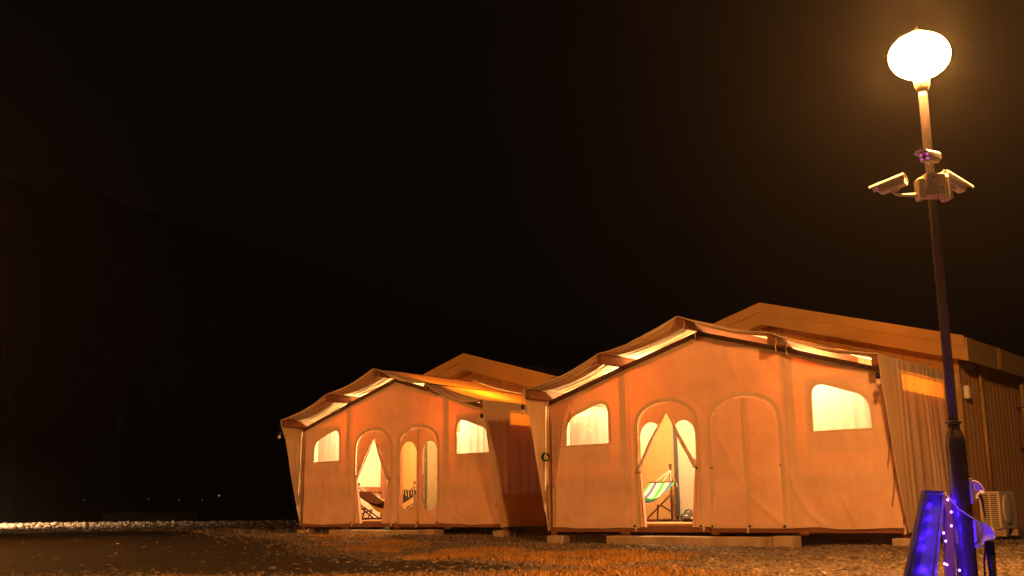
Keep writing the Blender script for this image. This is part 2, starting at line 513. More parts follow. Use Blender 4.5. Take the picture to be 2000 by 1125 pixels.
def pebbles(name, P, size, material='gravel_stone'):
    n = len(P)
    cube = np.array([(x, y, z) for z in (-1, 1) for y in (-1, 1) for x in (-1, 1)], float)
    fc = np.array([(4, 5, 7, 6), (0, 1, 5, 4), (2, 6, 7, 3), (0, 4, 6, 2), (1, 3, 7, 5)])
    v = cube[None] * (1 + rng.uniform(-.38, .38, (n, 8, 3)))
    v *= size[:, None, None] * rng.uniform(.6, 1.3, (n, 1, 3)) * np.array([1, 1, .62])
    a, b = rng.uniform(0, 6.28, n), rng.uniform(-.6, .6, n)
    cb, sb = np.cos(b)[:, None], np.sin(b)[:, None]
    y, z = v[..., 1] * cb - v[..., 2] * sb, v[..., 1] * sb + v[..., 2] * cb
    ca, sa = np.cos(a)[:, None], np.sin(a)[:, None]
    x2, y2 = v[..., 0] * ca - y * sa, v[..., 0] * sa + y * ca
    V = np.stack([x2, y2, z], -1) + P[:, None, :]
    F = (fc[None] + 8 * np.arange(n)[:, None, None]).reshape(-1, 4)
    tone = np.repeat(np.clip(rng.normal(.42, .19, n), 0, 1), 5)
    return stuff(np_obj(name, V.reshape(-1, 3), F, tone, material))
def gzv(p): return np.array([gz(a, b) for a, b in p])
def frustum_pts(n, y0, y1, side=0.52, power=1.0):
    y = y0 + (y1 - y0) * rng.uniform(0, 1, n) ** power
    x = y * rng.uniform(-side, side, n)
    return np.stack([x, y], 1)
# near gravel, thinning out over the ragged edge of the road
def edge_dist(p, poly, sel):
    out = np.full(len(p), 9.0); B = np.array([(q[0], q[1]) for q in poly]); idx = np.nonzero(sel)[0]
    for k in range(0, len(idx), 4000):
        q = p[idx[k:k + 4000]]
        out[idx[k:k + 4000]] = np.sqrt(((q[:, None, :] - B[None]) ** 2).sum(-1)).min(1)
    return out
p = frustum_pts(215000, 7.2, 27, 0.53, 1.25)
road_in = mask_of(p, road); gr = np.zeros(len(p), bool)
for g in grass_polys: gr |= mask_of(p, g)
patch = np.array([ns(a * .8, b * .8, 5) for a, b in p])
keep = ~tents_mask(p) & np.where(road_in, rng.uniform(0, 1, len(p)) < 0.012 + 0.75 * np.exp(-edge_dist(p, road, road_in) / .30), np.where(gr, rng.uniform(0, 1, len(p)) < 0.10 + 0.25 * (patch < -.2), True))
p = p[keep]
sz = rng.lognormal(math.log(.0095), .48, len(p)).clip(.0045, .024)
pebbles('gravel', np.column_stack([p, gzv(p) + sz * .25]), sz)
# far gravel lot on the left, up to the edge of the embankment
p = frustum_pts(60000, 26, 47.3, 0.56)
p = p[(p[:, 0] < -3.5) & ~mask_of(p, road) & ~tents_mask(p)]
sz = rng.lognormal(math.log(.03), .4, len(p)).clip(.012, .09)
pebbles('far_gravel', np.column_stack([p, gzv(p) + sz * .25]), sz)
# dry grass
p = frustum_pts(330000, 7.0, 24, 0.5)
gr = np.zeros(len(p), bool)
for g in grass_polys: gr |= mask_of(p, g)
nz = np.array([ns(a * 1.2, b * 1.2, 9) for a, b in p])
thin = rng.uniform(0, 1, len(p)) < 0.004
keep = (gr & (rng.uniform(0, 1, len(p)) < 0.35 + nz * 0.9)) | (thin & ~mask_of(p, road) & ~tents_mask(p))
p = p[keep]; n = len(p)
h = rng.uniform(.018, .055, n) * (1 + .5 * nz[keep]); w = rng.uniform(.0018, .0042, n)
a = rng.uniform(0, 6.28, n); ln = rng.normal(0, .6, (n, 2)) * h[:, None]
base = np.column_stack([p, gzv(p)]); dx = np.column_stack([np.cos(a) * w, np.sin(a) * w, np.zeros(n)])
mid = base + np.column_stack([ln * .35, h * .6]); tip = base + np.column_stack([ln, h])
V = np.stack([base - dx, base + dx, mid + dx * .7, mid - dx * .7, tip + dx * .1, tip - dx * .1], 1).reshape(-1, 3)
F = (np.array([(0, 1, 2, 3), (3, 2, 4, 5)])[None] + 6 * np.arange(n)[:, None, None]).reshape(-1, 4)
stuff(np_obj('dry_grass', V, F, np.repeat(np.clip(rng.normal(.5, .25, n), 0, 1), 2), 'dry_grass'))

# ------------------------------------------------------------------ hills, bank, trees, far yard
def hill_mesh(name, dist, crest, depth, amp, sc, z_base=-1.2):
    us = np.linspace(crest[0][0], crest[-1][0], 260)
    cv = np.interp(us, [c[0] for c in crest], [c[1] for c in crest])
    m_ = MB(); rows = 9; vv = []
    for u, cy in zip(us, cv):
        d = FWD + RT * (u - 1000) / 2097.133 - UP * (cy - 562.5) / 2097.133
        t = dist / math.hypot(d[0], d[1]); x, y, zt = d[0] * t, d[1] * t, H + d[2] * t
        for j in range(rows):
            k = j / (rows - 1)
            q = 1 - depth * (1 - k) / dist
            z = z_base + (zt - z_base) * k ** 1.1
            z += amp * (0.3 + k) * (ns(x * sc, y * sc + j * 2.0) + .6 * ns(x * sc * 3.1, y * sc * 3.1, j + 2.0))
            vv.append((x * q, y * q, z if j else z_base - 3))
    f = [(i * rows + j, (i + 1) * rows + j, (i + 1) * rows + j + 1, i * rows + j + 1) for i in range(len(us) - 1) for j in range(rows - 1)]
    m_.add(vv, f)
    return structure(m_.build(name, 'hill', smooth=True))
hill_mesh('wooded_hill', 330, [(-900, 260), (-200, 330), (0, 350), (200, 385), (400, 445), (600, 515), (714, 566), (843, 607), (1000, 650), (1300, 700), (1700, 690), (2100, 650), (2900, 560)], 190, 2.6, .09)
bm_ = MB()
nx = 120
bv = []
for i in range(nx + 1):
    x = -70 + 110 * i / nx
    hh = 1.15 + .5 * ns(x * .12, 2) + .25 * ns(x * .5, 4)
    for (yy, zz) in ((53, -1.0), (55, .1 * hh), (58, .75 * hh), (62, hh), (75, hh + .2), (140, -1.5)):
        bv.append((x, yy + ns(x * .3, yy), zz + .12 * ns(x * 1.3, yy)))
bm_.add(bv, [(i * 6 + j, (i + 1) * 6 + j, (i + 1) * 6 + j + 1, i * 6 + j + 1) for i in range(nx) for j in range(5)])
structure(bm_.build('earth_bank', 'bank_soil', smooth=True))

def bare_tree_mesh(seed, height):
    rd = random.Random(seed)
    tr, br = MB(), MB()
    def limb(m_, p, d, ln, r, lv):
        pts, rad = [p], [r]
        k = 5 if lv == 0 else 3
        for i in range(k):
            d = (d + Vector((rd.uniform(-.16, .16), rd.uniform(-.16, .16), rd.uniform(-.02, .12)))).normalized()
            p = p + d * ln / k; pts.append(p); rad.append(r * (1 - .62 * (i + 1) / k))
        m_.tube(pts, rad, 6 if lv == 0 else 4, False)
        if lv < 3:
            for i in range(1, len(pts)):
                for _ in range(2 if lv else 3):
                    ang = rd.uniform(0, 6.28)
                    nd = (d * .7 + Vector((math.cos(ang), math.sin(ang), rd.uniform(.1, .7))) * .75).normalized()
                    if lv == 0 and i < 2: continue
                    limb(br, pts[i], nd, ln * rd.uniform(.34, .52), rad[i] * .5, lv + 1)
    limb(tr, Vector((0, 0, 0)), Vector((0, 0, 1)), height, height * .017, 0)
    return tr, br
tree_kinds = []
for sd, hgt in ((3, 9.0), (8, 11.5)):
    tr, br = bare_tree_mesh(sd, hgt)
    a, b = bpy.data.meshes.new('trunk'), bpy.data.meshes.new('crown')
    for me, mm in ((a, tr), (b, br)):
        me.from_pydata(mm.v, [], mm.f); me.update(); me.materials.append(MAT['bark']); me.shade_smooth()
    tree_kinds.append((a, b))
tree_spots = [(-27.5, 60, 0), (-23.0, 64, 1), (-19.5, 61, 0), (-15.4, 66, 1), (-12.6, 62, 0), (-9.0, 67, 1), (-6.6, 63, 0)]
tree_words = ['bare tree at the far left edge of the dark bank', 'tall bare tree second from the left on the dark bank', 'bare tree third from the left on the dark bank',
              'tall bare tree in the middle of the row on the bank', 'bare tree third from the tents on the dark bank', 'tall bare tree second from the tents on the bank', 'bare tree on the bank closest to the left tent']
for (x, y, k), lb in zip(tree_spots, tree_words):
    t = thing('bare_tree', lb, 'tree', (x, y, .9), random.uniform(0, 6.28), 'bare trees on the dark bank')
    share('trunk', tree_kinds[k][0], t); share('crown', tree_kinds[k][1], t)

for i, (px, py, wd, hg, lb) in enumerate([(75, 1023, 1.1, .16, 'wide pale stone block at the left edge of the gravel lot'), (118, 1022, .5, .10, 'small pale stone block right of the wide one on the left'), (175, 1021, 1.0, .14, 'long pale stone block further right along the lot edge')]):
    x, y = px and ((px - 1000) / 2097.133 * 51 * 1.02), 51.5
    t = MB().box(-wd / 2, wd / 2, -.25, .25, 0, hg + .75, .06)
    o = t.build('kerb_stone', 'marker_stone'); o.location = (x, y, -.62); o.rotation_euler.z = .05 * i
    tag(o, lb, 'stone block', 'pale stone blocks at the lot edge')
t = MB().box(-2.3, 2.3, -.2, .2, -.6, 1.05, .03)
o = t.build('low_wall', 'wall_stone'); o.location = ((330 - 1000) / 2097.133 * 54 * 1.02, 53.2, -.35); o.rotation_euler.z = .06
tag(o, 'long low dim wall behind the bright gravel strip', 'wall')
for i, (px, py, lb) in enumerate([(164, 976, 'leftmost tiny dim light on a post beyond the gravel'), (290, 975, 'tiny dim light on a post second from left beyond the gravel'), (350, 976, 'tiny dim light on a post in the middle beyond the gravel'), (395, 977, 'tiny dim light on a post second from the tents'), (428, 968, 'brightest small yellow light on a post near the left tent')]):
    d = FWD + RT * (px - 1000) / 2097.133 - UP * (py - 562.5) / 2097.133
    q = 56.5 / d[1]
    L = thing('path_light', lb, 'light', (d[0] * q, 56.5, 0.1), 0, 'small lights beyond the gravel lot')
    zt = H + d[2] * q - .1
    MB().tube([(0, 0, -.3), (0, 0, zt - .02)], .012, 6).build('post', 'dark_metal', L)
    e = MB().lathe([(.01, -.04), (.03, -.02), (.036, 0), (.025, .03), (.008, .04)], 10, (0, 0, zt)).build('lamp_head', 'yard_glow' if px == 428 else 'far_glow', L)

# ------------------------------------------------------------------ street lamps
def street_lamp(x, y, z0, ztop, label, glow='lamp_glow'):
    L = thing('street_lamp', label, 'street lamp', (x, y, z0))
    lo = 1.15
    # lower column, shoulder and collar
    prof = [(.115, 0), (.115, .03), (.075, .05), (.0715, .06), (.0705, lo - .14), (.069, lo - .105), (.062, lo - .075), (.047, lo - .045), (.040, lo - .03), (.040, lo)]
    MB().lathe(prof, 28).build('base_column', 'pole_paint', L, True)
    MB().lathe([(.039, 0), (.044, .002), (.044, .028), (.039, .03)], 24, (0, 0, lo)).build('collar', 'pole_paint', L, True)
    for k in range(4):
        w = math.pi / 4 + k * math.pi / 2
        MB().tube([(.040 * math.cos(w), .040 * math.sin(w), lo + .015), (.060 * math.cos(w), .060 * math.sin(w), lo + .015)], .0075, 6).build('bolt', 'dark_metal', L)
    MB().lathe([(.0365, lo + .03), (.034, ztop - .36), (.034, ztop - .30)], 24).build('upper_column', 'pole_paint', L, True)
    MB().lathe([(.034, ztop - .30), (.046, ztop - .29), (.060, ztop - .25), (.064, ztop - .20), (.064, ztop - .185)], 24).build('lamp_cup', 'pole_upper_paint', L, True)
    n = 16
    gl = [(.062, -.182)] + [(.232 * math.sin(w), -.180 * math.cos(w)) for w in [math.pi * (.10 + .84 * k / n) for k in range(n + 1)]]
    MB().lathe(gl, 28, (0, 0, ztop)).build('globe', glow, L, True)
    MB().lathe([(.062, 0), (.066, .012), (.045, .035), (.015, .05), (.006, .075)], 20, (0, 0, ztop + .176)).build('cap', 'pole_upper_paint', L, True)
    if glow == 'white_lamp_glow':  # hood added to keep this unseen lamp's light off the bank and trees
        MB().lathe([(.06, .24), (.16, .22), (.30, .05), (.37, -.22), (.375, -.25), (.365, -.25), (.355, -.21), (.285, .04), (.15, .20), (.05, .22)], 32, (0, 0, ztop)).build('hood', 'dark_metal', L, True)
    return L
PX, PY = 3.262, 8.0
street_lamp(PX, PY, gz(PX, PY) - .01, 4.064 - gz(PX, PY), 'tall dark street lamp with glowing globe and security cameras')
street_lamp(-11.0, 15.5, gz(-11, 15) - .01, 4.06, 'street lamp out of frame to the left of the road')
street_lamp(-22.8, 40.0, gz(-22.8, 40) - .01, 4.06, 'street lamp out of frame beside the bright gravel strip', 'white_lamp_glow')

# ------------------------------------------------------------------ tents
WD, HE, HP, HR = 6.0, 2.139, 2.592, 3.017
OV, BH = 0.612, 0.148
def roofline(x):
    x = min(max(x, 0), WD)
    a = abs(x - 3)
    return HR + (HP - HR) * a / 1.5 if a < 1.5 else HP + (HE - HP) * (a - 1.5) / 1.5
def arch(x0, x1, zs, zt, z0=0.0, n=22):
    c, hw = (x0 + x1) / 2, (x1 - x0) / 2
    pts = [Vector((x0, z0)), Vector((x0, zs))]
    pts += [Vector((c - hw * math.cos(math.pi * k / n), zs + (zt - zs) * math.sin(math.pi * k / n) ** .85)) for k in range(1, n)]
    return pts + [Vector((x1, zs)), Vector((x1, z0))]
WIN_R = rounded([(4.785, 1.364), (5.655, 1.364), (5.635, 1.80), (4.79, 2.085)], [0, 0, .30, .26])
WIN_L = [Vector((6 - p.x, p.y)) for p in WIN_R][::-1]
DOOR_L, DOOR_R = arch(1.775, 2.855, 1.56, 1.965), arch(3.125, 4.245, 1.56, 1.955)
def oval(x0, x1, z0, z1, n=14):
    r, c = (x1 - x0) / 2, (x0 + x1) / 2
    return [Vector((c - r * math.cos(math.pi * k / n), z1 - r * 1.15 + r * 1.15 * math.sin(math.pi * k / n))) for k in range(n + 1)] + \
           [Vector((c + r * math.cos(math.pi * k / n), z0 + r * 1.15 - r * 1.15 * math.sin(math.pi * k / n))) for k in range(n + 1)]
def offset_curve(pts, d):
    out = []
    for i, p in enumerate(pts):
        a, b = pts[max(i - 1, 0)], pts[min(i + 1, len(pts) - 1)]
        t = (Vector(b) - Vector(a)).normalized()
        out.append(Vector(p) + Vector((-t.y, t.x)) * d)
    return out

def make_tent(T, label, near):
    seed = 0.0 if near else 40.0
    t = thing('tent', label, 'tent', (T[0], T[1], T[2]), T[3], 'glamping tents')
    creases = [((4.50, .50), (4.62, .25), .014, .035), ((4.62, .25), (4.86, .05), .014, .035), ((3.73, .47), (3.95, .27), .013, .035), ((3.95, .27), (4.25, .05), .013, .035),
               ((4.33, .95), (4.46, .50), .010, .03), ((1.66, 1.10), (1.60, .45), .011, .04), ((1.60, .45), (1.44, .08), .011, .04), ((2.97, .80), (3.03, .20), .010, .03),
               ((5.27, 1.30), (5.32, .08), .007, .03), ((4.98, 1.30), (4.95, .30), .006, .03), ((5.56, 1.25), (5.60, .15), .006, .03), ((.78, 1.30), (.76, .10), .007, .03),
               ((3.20, 1.45), (3.60, .70), .010, .05), ((3.60, .70), (3.66, .30), .008, .05), ((5.15, .45), (5.32, .06), .010, .03), ((.15, .60), (.42, .10), .008, .04),
               ((3.45, 2.72), (3.62, 2.20), .008, .04), ((2.55, 2.70), (2.42, 2.25), .007, .04), ((4.20, 2.45), (4.42, 2.05), .008, .03)]
    if not near: creases = [((a_[0] - .05, a_[1] * .93), (b_[0] + .07, b_[1] * 1.05), k_ * 1.1, w_) for a_, b_, k_, w_ in creases[:4] + creases[5:14:2] + creases[15:]]
    def crease(x, z):
        t_ = 0.0
        for (ax, az), (bx, bz), k_, w_ in creases:
            dx, dz = bx - ax, bz - az
            q = ((x - ax) * dx + (z - az) * dz) / (dx * dx + dz * dz)
            q = min(1, max(0, q))
            d2 = (x - ax - q * dx) ** 2 + (z - az - q * dz) ** 2
            if d2 < 9 * w_ * w_: t_ += 1.8 * k_ * math.exp(-d2 / (w_ * w_)) * (.35 + .65 * math.sin(math.pi * (.15 + .7 * q)))
        return t_
    def wallY(x, z):
        """gentle billow of the front canvas and ripples at its hem"""
        b = -.012 * math.sin(math.pi * min(max(z / 2.4, 0), 1)) * abs(math.sin(math.pi * x / 1.5))
        b += .010 * ns(x * 1.6, z * .9, seed) + .011 * ns(x * 4.2 + z * 1.8, z * 1.1, seed + 3) + .006 * ns(x * 9.0 - z * 2.5, z * 1.4, seed + 13)
        hem = max(0, 1 - max(z, 0) / .55) ** 1.5
        b -= hem * (.012 + abs(.022 * ns(x * 3.0, 0.3, seed + 9)) + .006 * math.sin(x * 11 + 2 * ns(x, 0, 4)))
        return b - crease(x, z)
    def canvas_part(name, outer, holes, step, material, y0, fy=wallY, parent=t):
        vs, fs = sheet2d(outer, holes, step)
        m_ = MB(); m_.add([(p.x, y0 + fy(p.x, p.y), p.y) for p in vs], fs)
        return m_.build(name, material, parent, True)
    def hemz(x): return .022 * ns(x * 2.2, 1.0, seed + 20) - .018 * math.sin(math.pi * ((x / 1.5) % 1)) + .012
    bottom = [Vector((x, hemz(x))) for x in np.linspace(.02, 5.98, 61)]
    # drop hem points under the doors so the outline stays simple
    outer = [p for p in bottom if not (1.74 < p.x < 2.89 or 3.09 < p.x < 4.28)]
    ol = []
    for p in outer:
        if ol and ol[-1].x < 1.75 and p.x > 2.8:
            ol += [Vector((1.775, .0))] + DOOR_L[1:-1] + [Vector((2.855, .0))]
        if ol and 2.8 < ol[-1].x < 3.1 and p.x > 4.2:
            ol += [Vector((3.125, .0))] + DOOR_R[1:-1] + [Vector((4.245, .0))]
        ol.append(p)
    ol += [Vector((5.985, HE - .03)), Vector((4.5, HP - .02)), Vector((3, HR - .02)), Vector((1.5, HP - .02)), Vector((.015, HE - .03))]
    fwall = canvas_part('front_wall', ol, [WIN_L, WIN_R], .042, 'canvas', 0.0)
    # seam bands round the doors and windows, hem under the rafters
    def band(name, curve, width, y0=-.006, parent=t, material='canvas_double', step=.05):
        c = resample(curve, step, False)
        o_ = offset_curve(c, width)
        m_ = MB(); n_ = len(c)
        v = [(p.x, y0 + wallY(p.x, p.y), p.y) for p in c] + [(p.x, y0 + wallY(p.x, p.y), p.y) for p in o_]
        m_.add(v, [(i, i + 1, n_ + i + 1, n_ + i) for i in range(n_ - 1)])
        return m_.build(name, material, parent, True)
    band('door_band', DOOR_L, .062); band('door_band', DOOR_R, .062)
    wr = WIN_R; i0 = max(range(len(wr)), key=lambda i: wr[i].x - wr[i].y); i1 = min(range(len(wr)), key=lambda i: wr[i].x + wr[i].y)
    up = [wr[(i0 + k) % len(wr)] for k in range((i1 - i0) % len(wr) + 1)]
    band('window_band', [p for p in up], -.055)
    band('window_band', [Vector((6 - p.x, p.y)) for p in up], .055)
    for a, b in ((0.02, 1.5), (1.5, 3.0), (3.0, 4.5), (4.5, 5.98)):
        cu = [Vector((x, roofline(x) - .03)) for x in np.linspace(a, b, 16)]
        m_ = MB(); n_ = len(cu)
        dep = [.085 + .035 * math.sin(math.pi * i / (n_ - 1)) + .01 * ns(c.x * 3, 2, seed) for i, c in enumerate(cu)]
        m_.add([(p.x, -.012 + wallY(p.x, p.y), p.y) for p in cu] + [(p.x, -.012 + wallY(p.x, p.y - d), p.y - d) for p, d in zip(cu, dep)],
               [(i, n_ + i, n_ + i + 1, i + 1) for i in range(n_ - 1)])
        m_.build('top_hem', 'canvas_double', t, True)
    for a, b in ((.02, 1.62), (4.40, 5.98)):
        m_ = MB(); xs = np.linspace(a, b, 30)
        m_.add([(x, -.005 + wallY(x, 1.352), 1.352) for x in xs] + [(x, -.005 + wallY(x, 1.340), 1.340) for x in xs], [(i, 30 + i, 31 + i, i + 1) for i in range(29)])
        m_.build('sill_seam', 'canvas_double', t, True)
    for x in (1.615, 4.385):
        m_ = MB(); zz = np.linspace(.02, roofline(x) - .1, 34)
        m_.add([(x, -.005 + wallY(x, z), z) for z in zz] + [(x + .014, -.005 + wallY(x, z), z) for z in zz], [(i, 34 + i, 35 + i, i + 1) for i in range(33)])
        m_.build('wall_seam', 'canvas_double', t, True)
    # windows: clear pane with a cloth curtain behind it
    for side, w_ in (('l', WIN_L), ('r', WIN_R)):
        xs = [p.x for p in w_]; x0, x1 = min(xs) - .06, max(xs) + .06
        big = [Vector(((p.x - (x0 + x1) / 2) * 1.04 + (x0 + x1) / 2, (p.y - 1.7) * 1.05 + 1.7)) for p in w_]
        pane = canvas_part('window_pane', big, [], .11, 'clear_vinyl', .012)
        amp = .004 if side == 'l' else (.007 if near else .016)
        drop = .20 if (side == 'l' and near) else 0.0
        def cur(u, v, x0=x0, x1=x1, amp=amp, drop=drop, side=side):
            x = x0 + (x1 - x0) * u
            top = 2.12 - drop * (1 - .35 * u) - (.10 * math.sin(math.pi * u) * (drop > 0)) if side == 'l' else 2.14
            top = min(top, roofline(x) - .1)
            z = 1.27 + (top - 1.27) * v
            return (x, .16 + amp * math.sin(u * 34 + 1.5 * ns(u * 3, v)) + .01 * ns(u * 4, v * 2, seed), z)
        grid(60, 14, cur).build('window_curtain', 'curtain_cloth', t, True)
    # door leaves
    def flapY(x, z): return .012 + .008 * ns(x * 2.5, z * 1.2, seed + 5) + .010 * ns(x * 2 + z * 2.2, z * .7, seed + 6) - crease(x, z)
    def leaf(poly, holes, material='canvas', panes=(), pm='clear_vinyl'):
        o_ = canvas_part('door_flap', poly, holes, .042, material, 0.0, flapY)
        for h_ in panes:
            c_ = sum(h_, Vector((0, 0))) / len(h_)
            big = [c_ + (p - c_) * 1.06 for p in h_]
            canvas_part('door_pane', big, [], .10, pm, .008, flapY, o_)
        return o_
    # left door: both leaves tied back
    cx, tip = 2.335, 1.81
    tl, tr_ = (1.80, .88), (2.835, .92)
    full = arch(1.765, 2.865, 1.56, 1.975, .0)
    topc = (cx, 2.2)
    for sgn, tie in ((-1, tl), (1, tr_)):
        inner = Vector((cx, tip))
        half = [p for p in full if (p.x - cx) * sgn >= -1e-6]
        ob = clip_half(full, (cx, 0), (cx, 3)) if sgn < 0 else clip_half(full, (cx, 3), (cx, 0))
        a, b = (tie, inner) if sgn < 0 else (inner, tie)
        ob = clip_half(ob, a, b) if True else ob
        ob = clip_half(ob, (3, tie[1]), (1, tie[1])) if False else [p for p in clip_half(ob, (0, tie[1] - .0), (5, tie[1] - .0))]
        holes = []
        if near:
            ov = oval(1.815, 2.235, .3, 1.655) if sgn < 0 else oval(2.425, 2.83, .3, 1.655)
            dvec = (Vector(b) - Vector(a)).normalized(); nrm = Vector((-dvec.y, dvec.x)) * .012
            h_ = clip_half(ov, Vector(a) + nrm, Vector(b) + nrm)
            h_ = clip_half(h_, (0, tie[1] + .13), (5, tie[1] + .13))
            hh = [h_[0]]
            for p in h_[1:]:
                if (p - hh[-1]).length > .012: hh.append(p)
            holes = [hh]
        fl = leaf(ob, holes, 'canvas', holes, 'hazy_vinyl')
        # gathered edge running from the tip down to the tie
        pts, rad = [], []
        for k in range(13):
            u = k / 12
            p = inner.lerp(Vector(tie), u)
            pts.append((p.x + .012 * math.sin(u * 9) * (1 - u) + sgn * .012, -.03 - .02 * u, p.y)); rad.append(.009 + .024 * math.sin(math.pi * min(1, u * .62)) + .006 * ns(u * 6, 0, seed))
        MB().tube(pts, rad, 8).build('gathered_edge', 'canvas', fl, True)
        # cloth hanging below the tie
        wid = .085 if near else .19
        def hang(u, v, tie=tie, sgn=sgn, wid=wid):
            z = .015 + (tie[1] - .015) * v
            k = (1 - v) ** .8
            x0_, x1_ = tie[0] + .035 * sgn, tie[0] - sgn * (.02 + wid * k)
            x = x0_ + (x1_ - x0_) * u
            return (x, -.01 + .028 * math.sin(u * 13 + v * 1.3) * (.35 + .65 * k) - .012 * k, z)
        grid(26, 16, hang).build('door_curtain', 'canvas', fl, True)
        MB().tube([(tie[0] - .045, -.02, tie[1] + .015), (tie[0], -.055, tie[1]), (tie[0] + .04, -.03, tie[1] - .012)], .008, 6).build('tie_toggle', 'dark_metal', fl)
    # right door: closed leaves
    mid = 3.69
    fullr = arch(3.115, 4.255, 1.56, 1.965, .0)
    la, lb_ = clip_half(fullr, (mid, 0), (mid, 3)), clip_half(fullr, (mid, 3), (mid, 0))
    if near:
        leaf(la, []); lf = leaf(lb_, [])
    else:
        oa, ob2 = oval(3.155, 3.625, .27, 1.67), oval(3.80, 4.225, .26, 1.66)
        leaf(la, [oa], 'canvas', [oa], 'aged_vinyl'); lf = leaf(lb_, [ob2], 'canvas', [ob2], 'creased_vinyl')
    band('centre_seam', [Vector((mid - .025, .02)), Vector((mid - .025, 1.93))], -.055 if near else -.035, -.004, lf)
    for x, z in ((1.775, .9), (2.86, .9), (3.12, .9), (4.25, .9)):
        MB().box(x - .012, x + .012, -.035, -.012, z - .01, z + .01, .004).build('toggle', 'dark_metal', t)
    for x in (1.70, 2.90, 3.10, 3.72, 4.28):
        MB().lathe([(.008, 0), (.02, .002), (.02, .012), (.008, .014)], 12, (x, -.03 + wallY(x, .02), .03), (0, -1, 0)).build('eyelet', 'dark_metal', t)
    for x, ln in ((3.66, .12), (2.92, .09), (1.69, .10), (5.99, .12)):
        grid(2, 5, lambda u, v: (x + .03 * u + .01 * math.sin(v * 3), -.035 - .01 * v, .05 - ln * v)).build('tie_ribbon', 'rope', t)
    # timber frame
    for x, z in ((1.5, HP), (3.0, HR), (4.5, HP), (0.06, HE), (5.94, HE)):
        w = .055 if 0.5 < x < 5.5 else .04
        MB().box(x - w, x + w, .075, .185, .075, z - .01, .008).build('post', 'timber', t)
    for x0, x1 in ((.10, 1.44), (1.56, 1.76), (4.29, 4.44), (4.56, 5.90)):
        MB().box(x0, x1, .055, .10, .70, .83, .006).build('rail', 'timber', t)
    for X in (.085, 5.915):
        MB().box(X - .03, X + .03, .20, 2.38, .72, .84, .006).build('side_rail', 'timber', t)
        MB().box(X - .04, X + .04, 2.30, 2.40, .075, HE - .01, .006).build('post', 'timber', t)
    for x0, x1 in ((0.0, 1.5), (1.5, 3.0), (3.0, 4.5), (4.5, 6.0)):
        z0, z1 = roofline(x0), roofline(x1)
        m_ = MB(); th = .072
        m_.add([(x0, -.045, z0 - th), (x0, .055, z0 - th), (x1, .055, z1 - th), (x1, -.045, z1 - th), (x0, -.045, z0), (x0, .055, z0), (x1, .055, z1), (x1, -.045, z1)],
               [(3, 2, 1, 0), (4, 7, 6, 5)[::-1], (0, 1, 5, 4), (1, 2, 6, 5), (2, 3, 7, 6), (3, 0, 4, 7)])
        m_.build('rafter', 'timber_dark', t)
        for k in range(3):
            x = x0 + (x1 - x0) * (k + .7) / 3.2
            MB().tube([(x, -.05, roofline(x) - th + .012), (x + .004, -.058, roofline(x) - th - .012), (x + .012, -.055, roofline(x) - th - .024)], .007, 6).build('hook', 'dark_metal', t)
    for nm, x, z in (('eave_beam', 0.0, HE), ('purlin', 1.5, HP), ('ridge_beam', 3.0, HR), ('purlin', 4.5, HP), ('eave_beam', 6.0, HE)):
        MB().box(x - .05, x + .05, -OV, 2.36, z + .002, z + BH, .008).build(nm, 'timber', t)
    # floor
    nb = 17
    for k in range(nb):
        y0 = .03 + 2.37 * k / nb
        MB().box(.05, 5.95, y0 + .004, y0 + 2.37 / nb - .004, .035, .072 + .002 * random.random(), .003).build('floor_board', 'deck_timber', t)
    MB().box(.0, 6.0, .028, .12, -.065, .033, .006).build('floor_beam', 'timber', t)
    MB().box(.0, 6.0, 1.15, 1.27, -.065, .033, .006).build('floor_beam', 'timber', t)
    MB().box(-.05, .05, .02, .12, -.12, .03, .006).build('corner_foot', 'timber', t)
    MB().box(5.95, 6.05, .02, .12, -.12, .03, .006).build('corner_foot', 'timber', t)
    for x in (1.46, 3.10, 4.52):
        MB().box(x, x + .1, -.10, .003, -.095, -.055, .004).build('joist_end', 'timber', t)
    # inner side walls with a long vent under the eaves
    for X in (.02, 5.98):
        outer_s = [Vector((.02, .0)), Vector((2.40, .0)), Vector((2.40, HE - .01)), Vector((.02, HE - .01))]
        vent = [Vector((.06, 1.89)), Vector((1.76, 1.89)), Vector((1.76, 2.105)), Vector((.06, 2.105))]
        vs, fs = sheet2d(outer_s, [vent], .12)
        m_ = MB(); m_.add([(X + .01 * ns(p.x * 3, p.y * 1.2, seed + X), p.x, p.y) for p in vs], fs)
        m_.build('side_wall', 'canvas', t, True)
    # roof fly with sag between the beams and folds in the overhang
    def flyz(x, y):
        z = roofline(x) + BH + .008
        k = (x % 1.5) / 1.5 if 0 < x < 6 else 0
        s_ = math.sin(math.pi * k)
        edge = max(0, -y / OV)
        sag = (.035 + .035 * edge) * s_
        if not near and 4.5 < x < 6: sag += .10 * s_ * (.25 + .75 * edge)
        fold = (.028 if y < .3 else .008) * s_ ** .6 * (math.sin(y * 38 + 3.2 * ns(x * .9, y * 1.5, seed)) * (.5 + ns(x * .7, y * 3, seed + 1)) + .55 * math.sin(y * 74 + 4 * ns(x * .7, y, seed + 8)))
        return z - sag + fold
    xs = [6.12 * i / 120 - .06 for i in range(121)]
    ys = list(np.linspace(-OV - .045, .3, 70)) + list(np.linspace(.34, 2.42, 42))
    m_ = MB()
    m_.add([(x, y + (.03 * math.sin(math.pi * ((x / 1.5) % 1)) if j == 0 else 0), flyz(x, y)) for j, y in enumerate(ys) for x in xs],
           [(j * 121 + i, j * 121 + i + 1, (j + 1) * 121 + i + 1, (j + 1) * 121 + i) for j in range(len(ys) - 1) for i in range(120)])
    m_.build('roof_fly', 'fly_canvas', t, True)
